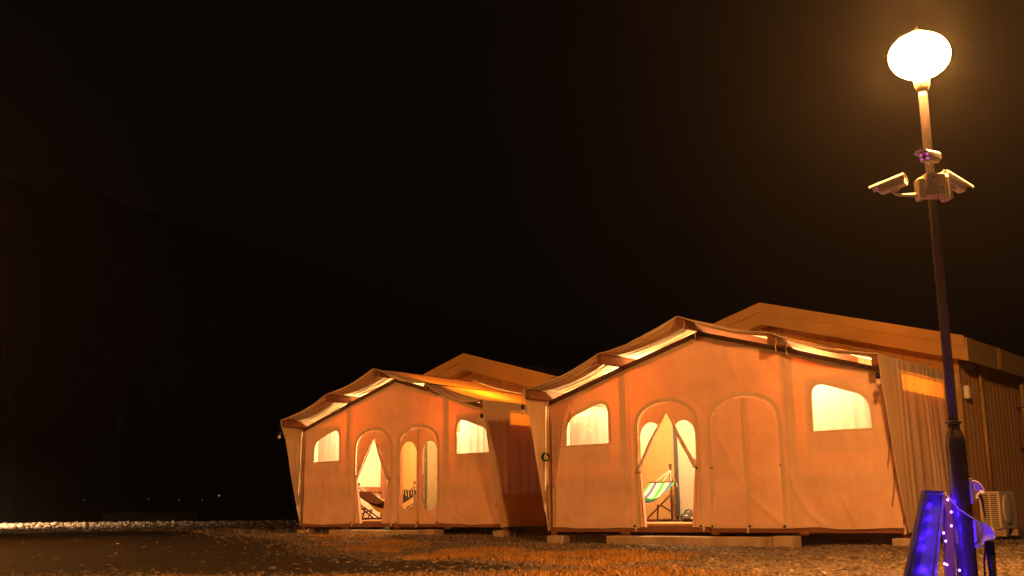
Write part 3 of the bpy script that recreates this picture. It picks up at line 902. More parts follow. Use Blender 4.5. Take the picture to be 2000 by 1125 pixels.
    m_ = MB(); pe = [(x, -OV - .046 + .03 * math.sin(math.pi * ((x / 1.5) % 1)), flyz(x, ys[0])) for x in xs]
    m_.tube(pe, .006, 5).build('fly_edge_rope', 'rope', t, True)
    # side flies: outside curtains whose front edge runs back to the foot of the wall
    def side(X0, sgn, prof, name):
        zs_, ys_ = zip(*prof)
        def fn(u, v):
            z = -.05 + (HE + BH + .055) * v
            yf = float(np.interp(z, zs_, ys_))
            y = yf + (2.42 - yf) * u
            top = max(0, 1 - v * 1.02)
            fold = (.004 + .010 * top) * (math.sin(y * 27 + 5.0 * ns(y * 1.6, z * .25, seed)) + .7 * ns(y * 9, z * .35, seed + 4)) * sm(.0, .30, u) + .012 * ns(y * 2.5, z * .8, seed + 2)
            return (X0 + sgn * (.05 * top + fold), y, z)
        o_ = grid(170, 30, fn).build(name, 'fly_canvas', t, True)
        ep = [fn(0, v / 20) for v in range(21)]
        MB().tube(ep, .005, 5).build('edge_rope', 'rope', o_, True)
    side(6.062, 1, [(-.1, -.20), (-.058, -.206), (.75, -.387), (1.417, -.51), (2.1, -.635), (2.4, -.655)], 'side_fly')
    side(-.062, -1, [(-.1, .03), (0, .02), (.392, -.096), (1.115, -.301), (1.797, -.465), (2.2, -.64), (2.4, -.655)], 'side_fly')
    # cords at the beam ends and loose straps
    for x, z in ((1.5, HP), (3.0, HR), (4.5, HP), (0, HE), (6, HE)):
        for yy in ((-.56, -.22) if 0 < x < 6 else (-.12,)):
            s_ = -1 if x < 3 else 1
            MB().tube([(x + .058 * s_, yy, z + BH + .01), (x + .062 * s_, yy + .01, z + .03), (x + .055 * s_, yy - .02, z - .03), (x + .07 * s_, yy - .03, z - .10 - .06 * random.random())], .0055, 5).build('cord', 'rope', t)
    for y0, z0, z1 in ((-.09, 1.42, .86), (-.06, .80, .30)):
        grid(3, 12, lambda u, v: (5.93 - .06 * v + .025 * u + .01 * math.sin(v * 4), y0 - .02, z0 + (z1 - z0) * v)).build('strap', 'strap', t, True)
    MB().tube([(5.975, -.05, 1.98), (5.90, -.08, 1.78), (5.95, -.06, 1.45), (6.03, -.09, .9), (6.05, -.08, .4), (6.05, -.05, .06)], .012, 6).build('edge_strap', 'strap', t, True)
    MB().tube([(.035, -.06, 2.02), (.02, -.07, 1.5), (.02, -.08, 1.0), (.015, -.06, .4), (.02, -.05, .05)], .009, 6).build('edge_strap', 'strap', t, True)
    if near: MB().tube([(.0, -.10, .72), (-.01, -.12, .4), (.0, -.10, .12)], .014, 6).build('edge_strap', 'strap', t, True)
    return t
tent_a = make_tent(TENT1, 'large glowing canvas tent on the right beside the street lamp', True)
tent_b = make_tent(TENT2, 'farther glowing canvas tent on the left with clear oval door panes', False)

# lit bulbs hung inside the tents
for T, who in ((TENT1, 'right'), (TENT2, 'left')):
    for X, side in ((1.5, 'left'), (4.88 if who == 'right' else 4.56, 'right')):
        b = thing('ceiling_bulb', 'lit bulb hung under the %s purlin inside the %s tent' % (side, who), 'light bulb', to_world(T, X, .85, 2.20), T[3], 'bulbs inside the tents')
        MB().tube([(0, 0, .06), (0, 0, HP - 2.20)], .006, 6).build('cord', 'dark_metal', b)
        MB().lathe([(.012, .03), (.022, .035), (.024, .075), (.01, .085)], 14).build('socket', 'dark_metal', b, True)
        ld = bpy.data.lights.new('bulb_light', 'POINT'); ld.energy = ROOM_W; ld.color = ROOM_COL; ld.shadow_soft_size = .055
        lo = bpy.data.objects.new('bulb_light', ld); COL.objects.link(lo); lo.parent = b; lo.location = (0, 0, -.035)

# ------------------------------------------------------------------ cabins behind the tents
def make_cabin(T, label, near):
    c = thing('cabin', label, 'cabin', (T[0], T[1], T[2]), T[3], 'prefab cabins behind the tents')
    CX, HWd, Y0, Y1 = 3.0, 3.10, 2.45, 7.4
    zr, sl = 3.66, .285
    wz = lambda x: zr - abs(x - CX) * sl - .20
    bw = .205
    n_ = int(round(2 * HWd / bw))
    for k in range(n_):
        x0, x1 = CX - HWd + 2 * HWd * k / n_, CX - HWd + 2 * HWd * (k + 1) / n_
        a, b = x0 + .0012, x1 - .0012
        g = .005
        z0 = -.10
        za, zb = wz(a), wz(b)
        v = [(a, Y0, z0), (a + g, Y0 - .006, z0), (b - g, Y0 - .006, z0), (b, Y0, z0), (a, Y0, za), (a + g, Y0 - .006, za), (b - g, Y0 - .006, zb), (b, Y0, zb),
             (a, Y0 + .03, z0), (b, Y0 + .03, z0), (a, Y0 + .03, za), (b, Y0 + .03, zb)]
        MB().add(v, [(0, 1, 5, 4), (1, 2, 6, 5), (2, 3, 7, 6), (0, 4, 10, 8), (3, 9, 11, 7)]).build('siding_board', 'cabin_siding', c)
    ns_ = int(round((Y1 - Y0) / bw))
    me = None
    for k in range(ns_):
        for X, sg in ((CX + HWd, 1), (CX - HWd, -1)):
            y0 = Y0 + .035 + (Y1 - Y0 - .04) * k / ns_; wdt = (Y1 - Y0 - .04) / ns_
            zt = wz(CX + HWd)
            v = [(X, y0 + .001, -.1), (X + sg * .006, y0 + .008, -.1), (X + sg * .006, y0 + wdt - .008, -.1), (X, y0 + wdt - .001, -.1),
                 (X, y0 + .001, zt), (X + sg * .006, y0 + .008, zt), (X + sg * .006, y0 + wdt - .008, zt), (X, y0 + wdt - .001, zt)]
            MB().add(v, [(0, 1, 5, 4), (1, 2, 6, 5), (2, 3, 7, 6)]).build('siding_board', 'cabin_siding_lit', c)
    MB().box(CX - HWd + .02, CX + HWd - .02, Y0 + .032, Y1, -.1, wz(CX + HWd) - .02).build('core_wall', 'cabin_siding', c)
    MB().add([(CX - HWd + .02, Y0 + .036, wz(CX + HWd) - .1), (CX + HWd - .02, Y0 + .036, wz(CX + HWd) - .1), (CX, Y0 + .036, wz(CX))], [(0, 1, 2)]).build('gable_backing', 'cabin_siding', c)
    MB().box(CX - HWd, CX + HWd, Y0 - .02, Y1, -.24, -.105).build('sill_beam', 'concrete', c)
    ov = .25
    for sg in (-1, 1):
        xe = CX + sg * (HWd + ov); ze = zr - (HWd + ov) * sl
        yf = Y0 - .34
        m_ = MB(); m_.quadbox([(CX, yf + .02, zr), (xe, yf + .02, ze), (xe, Y1 + .2, ze), (CX, Y1 + .2, zr)][::sg], .07); m_.build('roof_slope', 'roof_sheet', c)
        # soffit
        MB().quadbox([(CX, yf + .03, zr - .235), (xe - sg * .02, yf + .03, ze - .235), (xe - sg * .02, Y1 + .2, ze - .235), (CX, Y1 + .2, zr - .235)][::sg], .02).build('soffit', 'cabin_trim', c)
        # barge board in two stepped strips
        for (a_, b_, yy) in ((.12, -.045, yf - .03), (-.045, -.26, yf)):
            v = [(CX, yy, zr + b_), (xe, yy, ze + b_), (xe, yy, ze + a_), (CX, yy, zr + a_)]
            MB().quadbox(v if sg > 0 else v[::-1], -.028 * 1.0 if sg > 0 else -.028).build('barge_board', 'cabin_trim', c)
        MB().box(min(xe, xe + sg * .03), max(xe, xe + sg * .03), yf + .0, Y1 + .2, ze - .26, ze + .095).build('eave_fascia', 'cabin_trim', c)
        for yj in (3.60, 3.72):
            MB().box(min(xe + sg * .032, xe + sg * .042), max(xe + sg * .032, xe + sg * .042), yj, yj + .05, ze - .26, ze + .10, .003).build('fascia_joint', 'cabin_trim', c)
    # sliding door inside the tent
    d = MB()
    x0, x1, zt, zb = (.97, 2.72, 2.02, .078) if near else (1.46, 3.2, 2.02, .078)
    for a in ((x0, x0 + .075, zb, zt), (x1 - .075, x1, zb, zt), (x0, x1, zt - .06, zt + .02), (x0, x1, zb, zb + .10), ((x0 + x1) / 2 - .045, (x0 + x1) / 2 + .045, zb, zt)):
        d.box(a[0], a[1], Y0 - .075, Y0 - .016, a[2], a[3], .006)
    dd = d.build('sliding_door', 'dark_metal', c)
    for a, b in ((x0 + .077, (x0 + x1) / 2 - .047), ((x0 + x1) / 2 + .047, x1 - .077)):
        MB().box(a, b, Y0 - .05, Y0 - .042, zb + .102, zt - .062).build('glass', 'frosted_glass', dd)
        MB().box(a, b, Y0 - .03, Y0 - .024, zb + .102, zt - .062).build('door_blind', 'curtain_cloth', dd)
    # corner trims and pipes on the side wall
    X = CX + HWd
    MB().box(X - .03, X + .026, Y0 - .022, Y0 + .04, -.1, wz(X) - .03, .004).build('corner_trim', 'cabin_trim', c)
    MB().box(X + .016, X + .05, 3.46, 3.55, -.1, wz(X) - .05, .005).build('wall_trim', 'cabin_trim', c)
    dp = MB().tube([(X + .06, 3.33, wz(X) - .03), (X + .06, 3.33, wz(X) - .55)], .022, 10).build('pipe', 'cabin_trim', c, True)
    MB().tube([(X + .06, 3.33, wz(X) - .50), (X + .06, 3.33, .5)], .032, 10).build('pipe_cover', 'cabin_trim', c, True)
    d2 = MB().tube([(X + .12, 5.40, wz(X) - .12), (X + .12, 5.40, .0)], .04, 12).build('downpipe', 'cabin_trim', c, True)
    for z in (.55, 1.25, 1.95):
        MB().box(X + .012, X + .17, 5.345, 5.455, z, z + .025, .003).build('clamp', 'dark_metal', d2)
    MB().box(X + .02, X + .10, 2.56, 2.70, 1.92, 2.12, .01).build('wall_vent', 'white_plastic', c)
    return c
make_cabin(TENT1, 'prefab cabin with cream gable behind the right tent', True)
make_cabin(TENT2, 'prefab cabin with cream gable behind the left tent', False)

# outdoor air conditioner beside the right cabin
def air_conditioner():
    a = thing('air_conditioner', 'cream outdoor air conditioner unit beside the right cabin wall', 'air conditioner', to_world(TENT1, 6.24, 2.82, -.16), TENT1[3])
    # local frame: x out from the wall (depth), y along the wall
    body = MB().box(0, .29, -.38, .38, .11, .66, .012).build('casing', 'cream_plastic', a)
    gp = MB()
    gp.box(.02, .27, -.386, -.381, .14, .63)
    gp.build('grille_recess', 'dark_metal', a)
    for k in range(17):
        z = .15 + .47 * k / 16.5
        MB().box(.028, .262, -.400, -.387, z, z + .013).build('louvre', 'cream_plastic', a)
    MB().box(.135, .153, -.405, -.388, .14, .63).build('grille_bar', 'cream_plastic', a)
    MB().box(.0, .03, -.405, -.381, .13, .64).build('grille_frame', 'cream_plastic', a)
    MB().box(.26, .29, -.405, -.381, .13, .64).build('grille_frame', 'cream_plastic', a)
    MB().lathe([(.20, 0), (.215, .004), (.215, .02), (.19, .025)], 28, (.29, -.08, .40), (1, 0, 0)).build('fan_ring', 'cream_plastic', a, True)
    for k in range(3):
        w = 2.09 * k
        MB().quadbox([(.300, -.08, .40), (.300, -.08 + .17 * math.cos(w), .40 + .17 * math.sin(w)), (.312, -.08 + .17 * math.cos(w + .8), .40 + .17 * math.sin(w + .8)), (.306, -.08 + .05 * math.cos(w + .8), .40 + .05 * math.sin(w + .8))], .004).build('fan_blade', 'dark_metal', a)
    for y in (-.30, .26):
        MB().box(-.02, .33, y - .05, y + .07, .0, .107, .01).build('foot', 'concrete', a)
air_conditioner()

# ------------------------------------------------------------------ concrete steps and foundation blocks
def block(T, x0, x1, y0, y1, z0, z1, name, label, cat, group):
    cx_, cy_ = (x0 + x1) / 2, (y0 + y1) / 2
    o_ = MB().box(x0 - cx_, x1 - cx_, y0 - cy_, y1 - cy_, 0, z1 - z0, .012).build(name, 'concrete')
    o_.location = to_world(T, cx_, cy_, z0); o_.rotation_euler.z = T[3]
    return tag(o_, label, cat, group)
for T, who, zg in ((TENT1, 'right', -.27), (TENT2, 'left', -.24)):
    block(T, 1.38, 4.24, -.40, -.115, zg, -.115, 'concrete_step', 'long concrete step in front of the %s tent doors' % who, 'step', 'concrete steps')
    block(T, 4.255, 4.56, -.42, -.13, zg, -.10, 'concrete_block', 'concrete block at the right end of the %s tent step' % who, 'block', 'foundation blocks')
    block(T, -.02, .26, -.14, .14, zg, -.125, 'concrete_block', 'concrete block under the left front corner of the %s tent' % who, 'block', 'foundation blocks')
    block(T, 5.86, 6.13, -.16, .12, zg, -.125, 'concrete_block', 'concrete block under the right front corner of the %s tent' % who, 'block', 'foundation blocks')
    for x, w_ in ((1.0, 'left'), (5.2, 'right')):
        block(T, x - .13, x + .13, 1.05, 1.35, zg, -.07, 'concrete_block', 'shadowed %s concrete pier deep beneath the %s tent' % (w_, who), 'block', 'foundation blocks')
o_ = MB().lathe([(.05, 0), (.06, .01), (.06, .04), (.045, .05)], 18).build('green_lid', 'green_paint', None, True)
o_.location = to_world(TENT2, 3.05, -.25, -.112); tag(o_, 'small green lid lying on the left tent step', 'lid')

# ------------------------------------------------------------------ hammocks, grills, sign, hanging bulbs
def hammock(T, X, Y, rz, label, material, ln=2.1, wid=.72, hang=.74, sag=.40, spreader=True):
    h_ = thing('hammock', label, 'hammock', to_world(T, X, Y, .075), T[3] + rz, 'hammocks on wooden stands')
    nu, nv = 40, 14
    def fn(u, v):
        s_ = u * 2 - 1; x = s_ * (ln / 2 - .28)
        wl = wid * (.96 - .12 * (1 - s_ * s_)) if spreader else wid * (.25 + .75 * (1 - s_ * s_) ** .5)
        yv = (v - .5) * wl
        z = hang - .05 - sag * (1 - s_ * s_) + (.22 if not spreader else .10) * (2 * v - 1) ** 2 * (1 - s_ ** 4)
        return (x, yv, z + .006 * ns(x * 6, yv * 6))
    g = grid(nu, nv, fn).build('cloth', material, h_, True)
    at = g.data.attributes.new('across', 'FLOAT', 'POINT')
    at.data.foreach_set('value', [j / nv for j in range(nv + 1) for i in range(nu + 1)])
    for sg in (-1, 1):
        xe = sg * (ln / 2 - .28); xt = sg * (ln / 2 - .02)
        if spreader:
            MB().tube([(xe, -wid * .52, hang - .05), (xe, wid * .52, hang - .05)], .014, 8).build('spreader_bar', 'stand_wood', h_)
            for k in range(7):
                MB().tube([(xe, (k / 6 - .5) * wid * .9, hang - .05), (xt, 0, hang + .17)], .005, 4).build('cord', 'rope' if k % 2 else 'strap', h_)
            for k in range(9):
                y = (k / 8 - .5) * wid
                MB().tube([(xe, y, hang - .06), (xe + .01, y, hang - .14 - .03 * (k % 3))], .005, 4).build('tassel', 'rope', h_)
        else:
            for k in range(5):
                MB().tube([(xe, (k / 4 - .5) * wid * .22, hang - .05), (xt, 0, hang + .17)], .007, 4).build('cord', 'stand_wood', h_)
        # end frame: upright with crossed legs
        MB().tube([(xt, 0, .0), (xt, 0, hang + .24)], .021, 8).build('upright', 'stand_wood', h_)
        MB().lathe([(.02, 0), (.032, .008), (.032, .05), (.015, .06)], 10, (xt, 0, hang + .22)).build('end_cap', 'stand_wood', h_)
        for s2 in (-1, 1):
            MB().tube([(xt - sg * .42, s2 * .30, .015), (xt, s2 * .03, hang * .62)], .017, 7).build('leg', 'stand_wood', h_)
            MB().tube([(xt - sg * .02, s2 * .30, .015), (xt - sg * .42, s2 * .02, hang * .40)], .015, 7).build('brace', 'stand_wood', h_)
        MB().tube([(xt - sg * .2, -.33, .022), (xt - sg * .2, .33, .022)], .018, 7).build('foot_bar', 'stand_wood', h_)
    MB().tube([(-ln / 2 + .02, 0, .03), (ln / 2 - .02, 0, .03)], .018, 7).build('floor_bar', 'stand_wood', h_)
hammock(TENT1, 1.02, 1.16, math.pi / 2, 'striped green and purple hammock inside the right tent', 'striped_cloth', 2.05, .56, .74, .40)
hammock(TENT2, 1.72, .95, .05, 'dark brown hammock chair behind the left tent doorway', 'brown_net', 2.2, .66, .68, .38)
hammock(TENT2, .98, 1.62, .1, 'yellow hammock behind the brown one in the left tent', 'yellow_cloth', 1.75, .6, .58, .40, False)
def grill(X, Y, r, label):
    g = thing('kettle_grill', label, 'grill', to_world(TENT1, X, Y, .076), 0, 'kettle grills on the tent floor')
    MB().lathe([(r * .55, 0), (r * .86, .03), (r, r * .32), (r * 1.02, r * .34)], 26).build('bowl', 'black_gloss', g, True)
    MB().lathe([(r * 1.03, 0), (r * 1.02, .012)] + [(r * math.cos(w), .012 + r * .62 * math.sin(w)) for w in np.linspace(.05, 1.45, 9)], 26, (0, 0, r * .345)).build('lid', 'black_gloss', g, True)
    MB().tube([(-.05, 0, r * .96), (-.045, 0, r * .96 + .045), (0, 0, r * .96 + .06), (.045, 0, r * .96 + .045), (.05, 0, r * .96)], .010, 7).build('handle', 'dark_metal', g, True)
    MB().box(.02, .06, -r * 1.08, -r * 1.02, r * .36, r * .46, .004).build('latch', 'cream_plastic', g)
grill(1.72, 1.55, .155, 'black domed kettle grill by the right tent doorway')
grill(1.50, 1.95, .15, 'black kettle grill half hidden behind the hammock stand')
def digit_sign():
    s_ = thing('number_sign', 'round green sign with white number 6 hanging on the right tent', 'sign', to_world(TENT1, -.015, -.14, 1.185), -.25)
    MB().lathe([(.075, 0), (.079, .003), (.079, .013), (.075, .016)], 28, (0, .016, 0), (0, -1, 0)).build('disc', 'green_paint', s_)
    MB().lathe([(.012, 0), (.02, .01), (.012, .02)], 8, (-.088, .005, 0), (-1, 0, 0)).build('knob', 'green_paint', s_)
    MB().tube([(0, .01, .078), (.003, .012, .17)], .004, 5).build('cord', 'rope', s_)
    MB().tube([(-.02, .012, -.07), (-.03, .02, -.16), (-.028, .02, -.24)], .006, 5).build('tail_cord', 'strap', s_)
    cu = bpy.data.curves.new('numeral', 'FONT'); cu.body = '6'; cu.size = .15; cu.extrude = .003; cu.offset = .004
    cu.align_x = 'CENTER'; cu.align_y = 'CENTER'
    tmp = bpy.data.objects.new('numeral_tmp', cu); COL.objects.link(tmp)
    bpy.context.view_layer.update()
    me = bpy.data.meshes.new_from_object(tmp.evaluated_get(bpy.context.evaluated_depsgraph_get()))
    bpy.data.objects.remove(tmp)
    for v in me.vertices: v.co = (v.co.x + .010, -.004 - v.co.z, v.co.y)
    me.materials.clear()
    mk('numeral', me, 'white_paint', s_)
digit_sign()
for T, X, lb in ((TENT1, 6.05, 'two small bulbs hanging from the right eave of the right tent'), (TENT1, -.075, 'two small bulbs hanging from the left eave of the right tent'),
                 (TENT2, 6.03, 'two small bulbs hanging from the right eave of the left tent'), (TENT2, -.075, 'two small bulbs hanging from the left eave of the left tent')):
    b = thing('eave_bulbs', lb, 'bulbs', to_world(T, X, -.60 if X > 1 else -.66, HE), T[3], 'bulbs hanging at the eave ends')
    sx = -.03 if X > 1 else 0
    MB().tube([(sx, 0, .01), (sx, 0, -.11)], .004, 5).build('cord', 'dark_metal', b)
    MB().lathe([(.012, .045), (.030, .03), (.036, 0), (.030, -.03), (.012, -.045)], 14, (sx, 0, -.14)).build('dark_bulb', 'black_gloss', b, True)
    MB().lathe([(.010, .05), (.028, .03), (.037, 0), (.030, -.03), (.010, -.042)], 14, (sx, 0, -.225)).build('pale_bulb', 'cream_plastic', b, True)

# ------------------------------------------------------------------ security cameras on the pole
jb = thing('junction_box', 'cream junction box strapped to the lamp post between the cameras', 'junction box', (PX, PY, 2.83))
MB().box(-.105, .045, -.175, -.045, .02, .20, .01).build('case', 'cream_plastic', jb)
MB().box(-.160, -.108, -.165, -.055, .0, .165, .008).build('side_case', 'cream_plastic', jb)
MB().box(.050, .095, -.13, -.01, .005, .19, .008).build('side_case', 'cream_plastic', jb)
for z in (.05, .17):
    MB().lathe([(.037, 0), (.045, .002), (.045, .018), (.037, .02)], 20, (0, 0, z)).build('clamp', 'cream_plastic', jb)
MB().box(-.14, -.118, -.172, -.166, .03, .1, .003).build('cover_plate', 'white_plastic', jb)
for x, z in ((-.05, .165), (.01, .08)):
    MB().lathe([(.005, 0), (.008, .003), (.004, .006)], 10, (x, -.175, z), (0, -1, 0)).build('screw', 'dark_metal', jb)
for k, pts in enumerate(([(-.02, -.15, .02), (-.03, -.16, -.03), (.03, -.15, -.04), (.06, -.09, .01)], [(.085, -.06, .14), (.125, -.06, .10), (.13, -.07, .03), (.08, -.08, .0)], [(.03, -.18, .22), (.045, -.182, .1), (.05, -.17, .0)], [(-.13, -.12, .0), (-.15, -.12, -.035), (-.16, -.13, -.04)])):
    MB().tube(pts, .0042, 5).build('cable', 'dark_metal' if k != 1 else 'white_plastic', jb, True)
def security_camera(pos, dirv, label, mount, ln=.215):
    c = thing('security_camera', label, 'security camera', pos, 0, 'security cameras on the lamp post')
    d = Vector(dirv).normalized(); sd = d.cross(Vector((0, 0, 1))).normalized(); up = sd.cross(d)
    M_ = Matrix((d, -sd, up)).transposed()
    def xf(m_): m_.v = [tuple(M_ @ Vector(p)) for p in m_.v]; return m_
    prof = rounded([(-.040, -.038), (.040, -.038), (.043, .034), (-.043, .034)], [.018, .018, .02, .02], 4)
    n_ = len(prof)
    def shell(pr, x0, x1, cap=True, sc1=1.0):
        m_ = MB(); m_.add([(x0, p.x, p.y) for p in pr] + [(x1, p.x * sc1, p.y * sc1) for p in pr], [(i, (i + 1) % len(pr), len(pr) + (i + 1) % len(pr), len(pr) + i) for i in range(len(pr))] + ([tuple(range(len(pr)))[::-1], tuple(range(len(pr), 2 * len(pr)))] if cap else []))
        return m_
    xf(shell(prof, -ln / 2, ln / 2 - .02)).build('housing', 'white_plastic', c)
    xf(shell([p * .9 for p in prof], ln / 2 - .0195, ln / 2 - .012)).build('face', 'cream_plastic', c)
    # sun shield: an open shell over the top, longer at the front
    top = [(-.052, -.012), (-.052, .030), (-.040, .047), (.0, .054), (.040, .047), (.052, .030), (.052, -.012)]
    m_ = MB()
    for x, s0 in ((-ln / 2 - .01, 0), (ln / 2 + .045, .0)):
        for (a_, b_) in top: m_.v.append((x, a_, b_ if not (x > 0 and b_ < 0) else b_ + .032))
    for x in (-ln / 2 - .01, ln / 2 + .045):
        for (a_, b_) in top: m_.v.append((x, a_ * .94, (b_ if not (x > 0 and b_ < 0) else b_ + .032) - .003))
    k = len(top)
    for i in range(k - 1):
        m_.f += [(i, i + 1, k + i + 1, k + i), (2 * k + i, 3 * k + i, 3 * k + i + 1, 2 * k + i + 1), (k + i, k + i + 1, 3 * k + i + 1, 3 * k + i), (i, 2 * k + i, 2 * k + i + 1, i + 1)]
    xf(m_).build('sun_shield', 'white_plastic', c)
    xf(MB().lathe([(.016, 0), (.018, .003), (.012, .006), (.006, .007)], 16, (ln / 2 - .012, 0, 0), (1, 0, 0))).build('lens', 'black_gloss', c, True)
    for a_, b_ in ((-.024, -.017), (.024, -.017), (-.024, .017), (.024, .017)):
        xf(MB().lathe([(.0085, 0), (.0075, .004), (.003, .006)], 10, (ln / 2 - .012, a_, b_), (1, 0, 0))).build('infrared_led', 'led_pink', c)
    xf(MB().box(-.045, .02, -.014, .014, -.058, -.036, .004)).build('mount_plate', 'white_plastic', c)
    a_ = M_ @ Vector((-.012, 0, -.05))
    e = Vector(mount) - Vector(pos)
    mid_ = Vector((a_.x, a_.y, e.z)) if abs(e.z - a_.z) > .03 else a_.lerp(e, .5)
    MB().tube([a_, a_.lerp(mid_, .7), mid_.lerp(e, .15), mid_.lerp(e, .6), e], [.013, .013, .012, .012, .018], 10).build('bracket_arm', 'white_plastic', c, True)
    return c
security_camera((2.915, 7.90, 2.952), (-.79, .57, -.22), 'white security camera pointing left from the lamp post', (PX - .162, 7.90, 2.872))
security_camera((3.195, 7.83, 3.148), (-.66, -.72, -.16), 'white security camera facing forward with four pink infrared lights', (PX - .045, 7.88, 3.035))
security_camera((3.425, 7.97, 2.985), (.86, .38, -.36), 'white security camera pointing down right from the lamp post', (PX + .09, 7.95, 2.95))

# ------------------------------------------------------------------ pavement sign, outlets, blue lights
sg = thing('folding_sign', 'black folding sign leaning beside the lamp post under blue lights', 'sign', (3.0, 7.95, gz(3, 8)))
def rel(p): return (p[0] - 3.0, p[1] - 7.95, p[2] - gz(3, 8))
TL, TR, BR, BL = Vector((2.992, 8.02, .640)), Vector((3.175, 8.10, .637)), Vector((2.96, 7.86, .02)), Vector((2.70, 7.74, .02))
MB().quadbox([rel(BL), rel(BR), rel(TR), rel(TL)], -.018).build('board', 'sign_board', sg)
def bar(a, b, w, name, material):
    MB().tube([rel(a), rel(b)], w, 4).build(name, material, sg)
off = Vector((.0, -.014, .004))
bar(TL + off, BL + off, .016, 'frame_side', 'pole_paint'); bar(TR + off, BR + off, .012, 'frame_side', 'pole_paint')
bar(TL + off, TR + off, .014, 'frame_top', 'pole_paint')
bar(TL + off + Vector((.028, -.004, -.01)), BL + off + Vector((.034, -.004, 0)), .009, 'frame_strip', 'dark_metal')
MB().quadbox([rel((3.075, 7.93, .02)), rel((3.165, 7.97, .02)), rel((3.245, 8.12, .60)), rel((3.18, 8.115, .625))], -.016).build('rear_leg', 'brown_board', sg)
def px(u, v, Y):
    d = FWD + RT * (u - 1000) / 2097.133 - UP * (v - 562.5) / 2097.133
    q = Y / d[1]
    return Vector((d[0] * q, Y, H + d[2] * q))
leds = [px(u, v, y) for u, v, y in ((1851, 976, 7.97), (1858, 1000, 7.93), (1858, 1027, 7.90), (1843, 1041, 7.86), (1847, 1057, 7.84), (1845, 1101, 7.80), (1849.5, 1103, 7.80), (1874, 1114, 7.82))]
sl = thing('string_lights', 'string of small blue lights hung between sign and lamp post', 'string lights', tuple(px(1852, 962, 7.97)))
o0 = Vector(sl.location)
wire = [px(1846, 962, 8.0)]
for i, p in enumerate(leds):
    wire += [wire[-1].lerp(p, .5) + Vector((.012 * math.sin(i * 2.3), -.006, -.012)), p + Vector((0, .004, .004))]
wire += [px(1868, 1125, 7.8)]
MB().tube([w - o0 for w in wire], .0024, 5).build('wire', 'dark_metal', sl, True)
for p in leds:
    MB().lathe([(.002, -.007), (.0055, -.004), (.0065, 0), (.005, .004), (.002, .007)], 8, p - o0).build('led', 'led_blue', sl, True)
pc = thing('power_cable', 'pale cable running from the sign top across the pole to the outlet', 'cable', tuple(px(1845, 963, 7.95)))
o0 = Vector(pc.location)
pts = [px(1838, 966, 8.0), px(1845, 963, 7.96), px(1860, 980, 7.90), px(1872, 994, 7.88), px(1880, 999, 7.89), px(1900, 1012, 7.90), px(1917, 1023, 7.90)]
MB().tube([p_ - o0 for p_ in pts], .0042, 7).build('cable_run', 'white_plastic', pc, True)
pts = [px(1917, 1023, 7.90), px(1918.5, 1036, 7.88), px(1913, 1052, 7.87), px(1903, 1066, 7.89), px(1896, 1082, 7.91)]
MB().tube([p_ - o0 for p_ in pts], .0042, 7).build('cable_loop', 'dark_metal', pc, True)
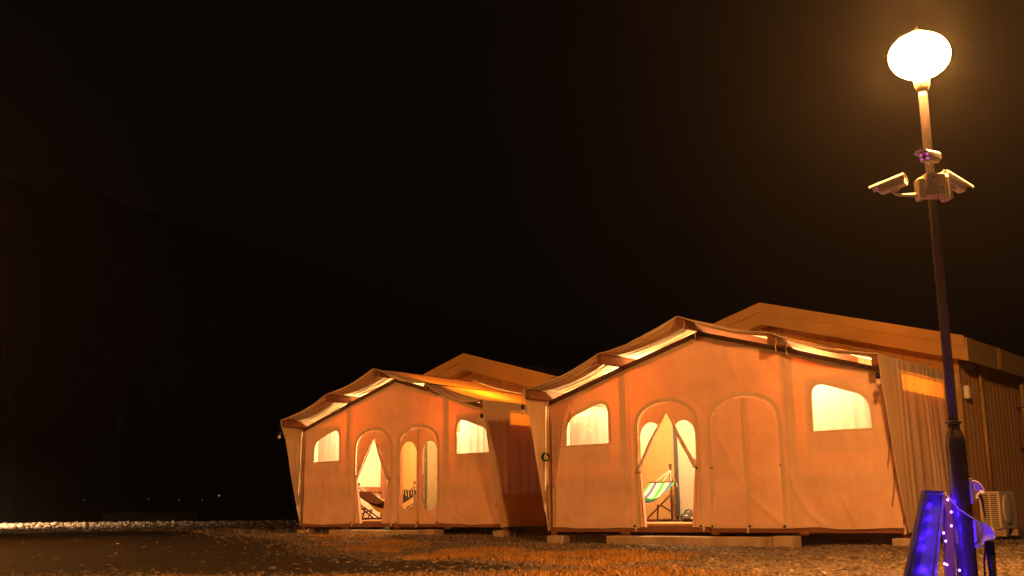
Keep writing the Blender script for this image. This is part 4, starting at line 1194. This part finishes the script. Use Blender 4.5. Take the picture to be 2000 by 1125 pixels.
def outlet(zc, s, label, big):
    o_ = thing('outlet_cover', label, 'outlet', (PX + .058, PY - .035, zc), 0, 'hooded outlets on the lamp post')
    # hood: side profile in x-z, extruded in y with rounded top
    prof = [(0, -.075 * s), (0, .075 * s), (.03 * s, .078 * s), (.065 * s, .055 * s), (.098 * s, .015 * s), (.108 * s, -.025 * s), (.055 * s, -.035 * s), (.045 * s, -.075 * s)] if not big else \
           [(0, -.10 * s), (0, .08 * s), (.05 * s, .085 * s), (.10 * s, .062 * s), (.14 * s, .02 * s), (.148 * s, -.045 * s), (.06 * s, -.062 * s), (.05 * s, -.10 * s)]
    P_ = rounded([Vector(p) for p in prof], [.006, .006, .02 * s, .02 * s, .02 * s, .006, .004, .006], 4)
    m_ = MB(); n_ = len(P_); hw = .05 * s
    rings = [(-hw, .86), (-hw * .8, .97), (-hw * .4, 1.0), (hw * .4, 1.0), (hw * .8, .97), (hw, .86)]
    for y, k in rings: m_.v += [(p.x * k, y, p.y * k) for p in P_]
    for j in range(len(rings) - 1):
        m_.f += [(j * n_ + i, j * n_ + (i + 1) % n_, (j + 1) * n_ + (i + 1) % n_, (j + 1) * n_ + i) for i in range(n_)]
    m_.f += [tuple(range(n_)), tuple(range((len(rings) - 1) * n_, len(rings) * n_))[::-1]]
    m_.build('hood', 'white_plastic', o_, True)
    MB().box(-.012, .003, -hw * 1.08, hw * 1.08, -.105 * s, .088 * s, .004).build('back_plate', 'white_plastic', o_)
    if big:
        MB().lathe([(.020, 0), (.030, -.02), (.031, -.12), (.026, -.27), (.024, -.34)], 16, (.108 * s, 0, -.05)).build('plug_bundle', 'black_gloss', o_, True)
        MB().tube([(.075 * s, 0, -.055), (.072 * s, 0, -.12), (.055, .0, -.2), (.05, 0, -.32)], .008, 8).build('plug_cable', 'dark_metal', o_, True)
    else:
        MB().tube([(.072 * s, 0, -.03), (.088 * s, 0, -.075), (.092 * s, 0, -.13), (.10 * s, 0, -.20)], [.012, .010, .006, .006], 8).build('plug', 'dark_metal', o_, True)
outlet(.655, .95, 'upper hooded outlet on the lamp post lit blue', False)
outlet(.350, 1.0, 'lower larger hooded outlet with a black plug on the lamp post', True)

# ------------------------------------------------------------------ haze volume added for a warm glow round the lamp, like lens glare
def haze():
    mt = bpy.data.materials.new('haze'); mt.use_nodes = True
    n, l = mt.node_tree.nodes, mt.node_tree.links; n.clear()
    out = n.new('ShaderNodeOutputMaterial'); v = n.new('ShaderNodeVolumePrincipled')
    v.inputs['Color'].default_value = (0.9, 0.9, 0.9, 1); v.inputs['Density'].default_value = GLARE_HAZE_D; v.inputs['Anisotropy'].default_value = 0.8
    l.new(v.outputs[0], out.inputs['Volume'])
    MAT['haze'] = mt
    stuff(MB().box(-2500, 2500, -300, 3200, -8, 140).build('haze', 'haze'))
GLARE_HAZE_D = 0.00045
haze()
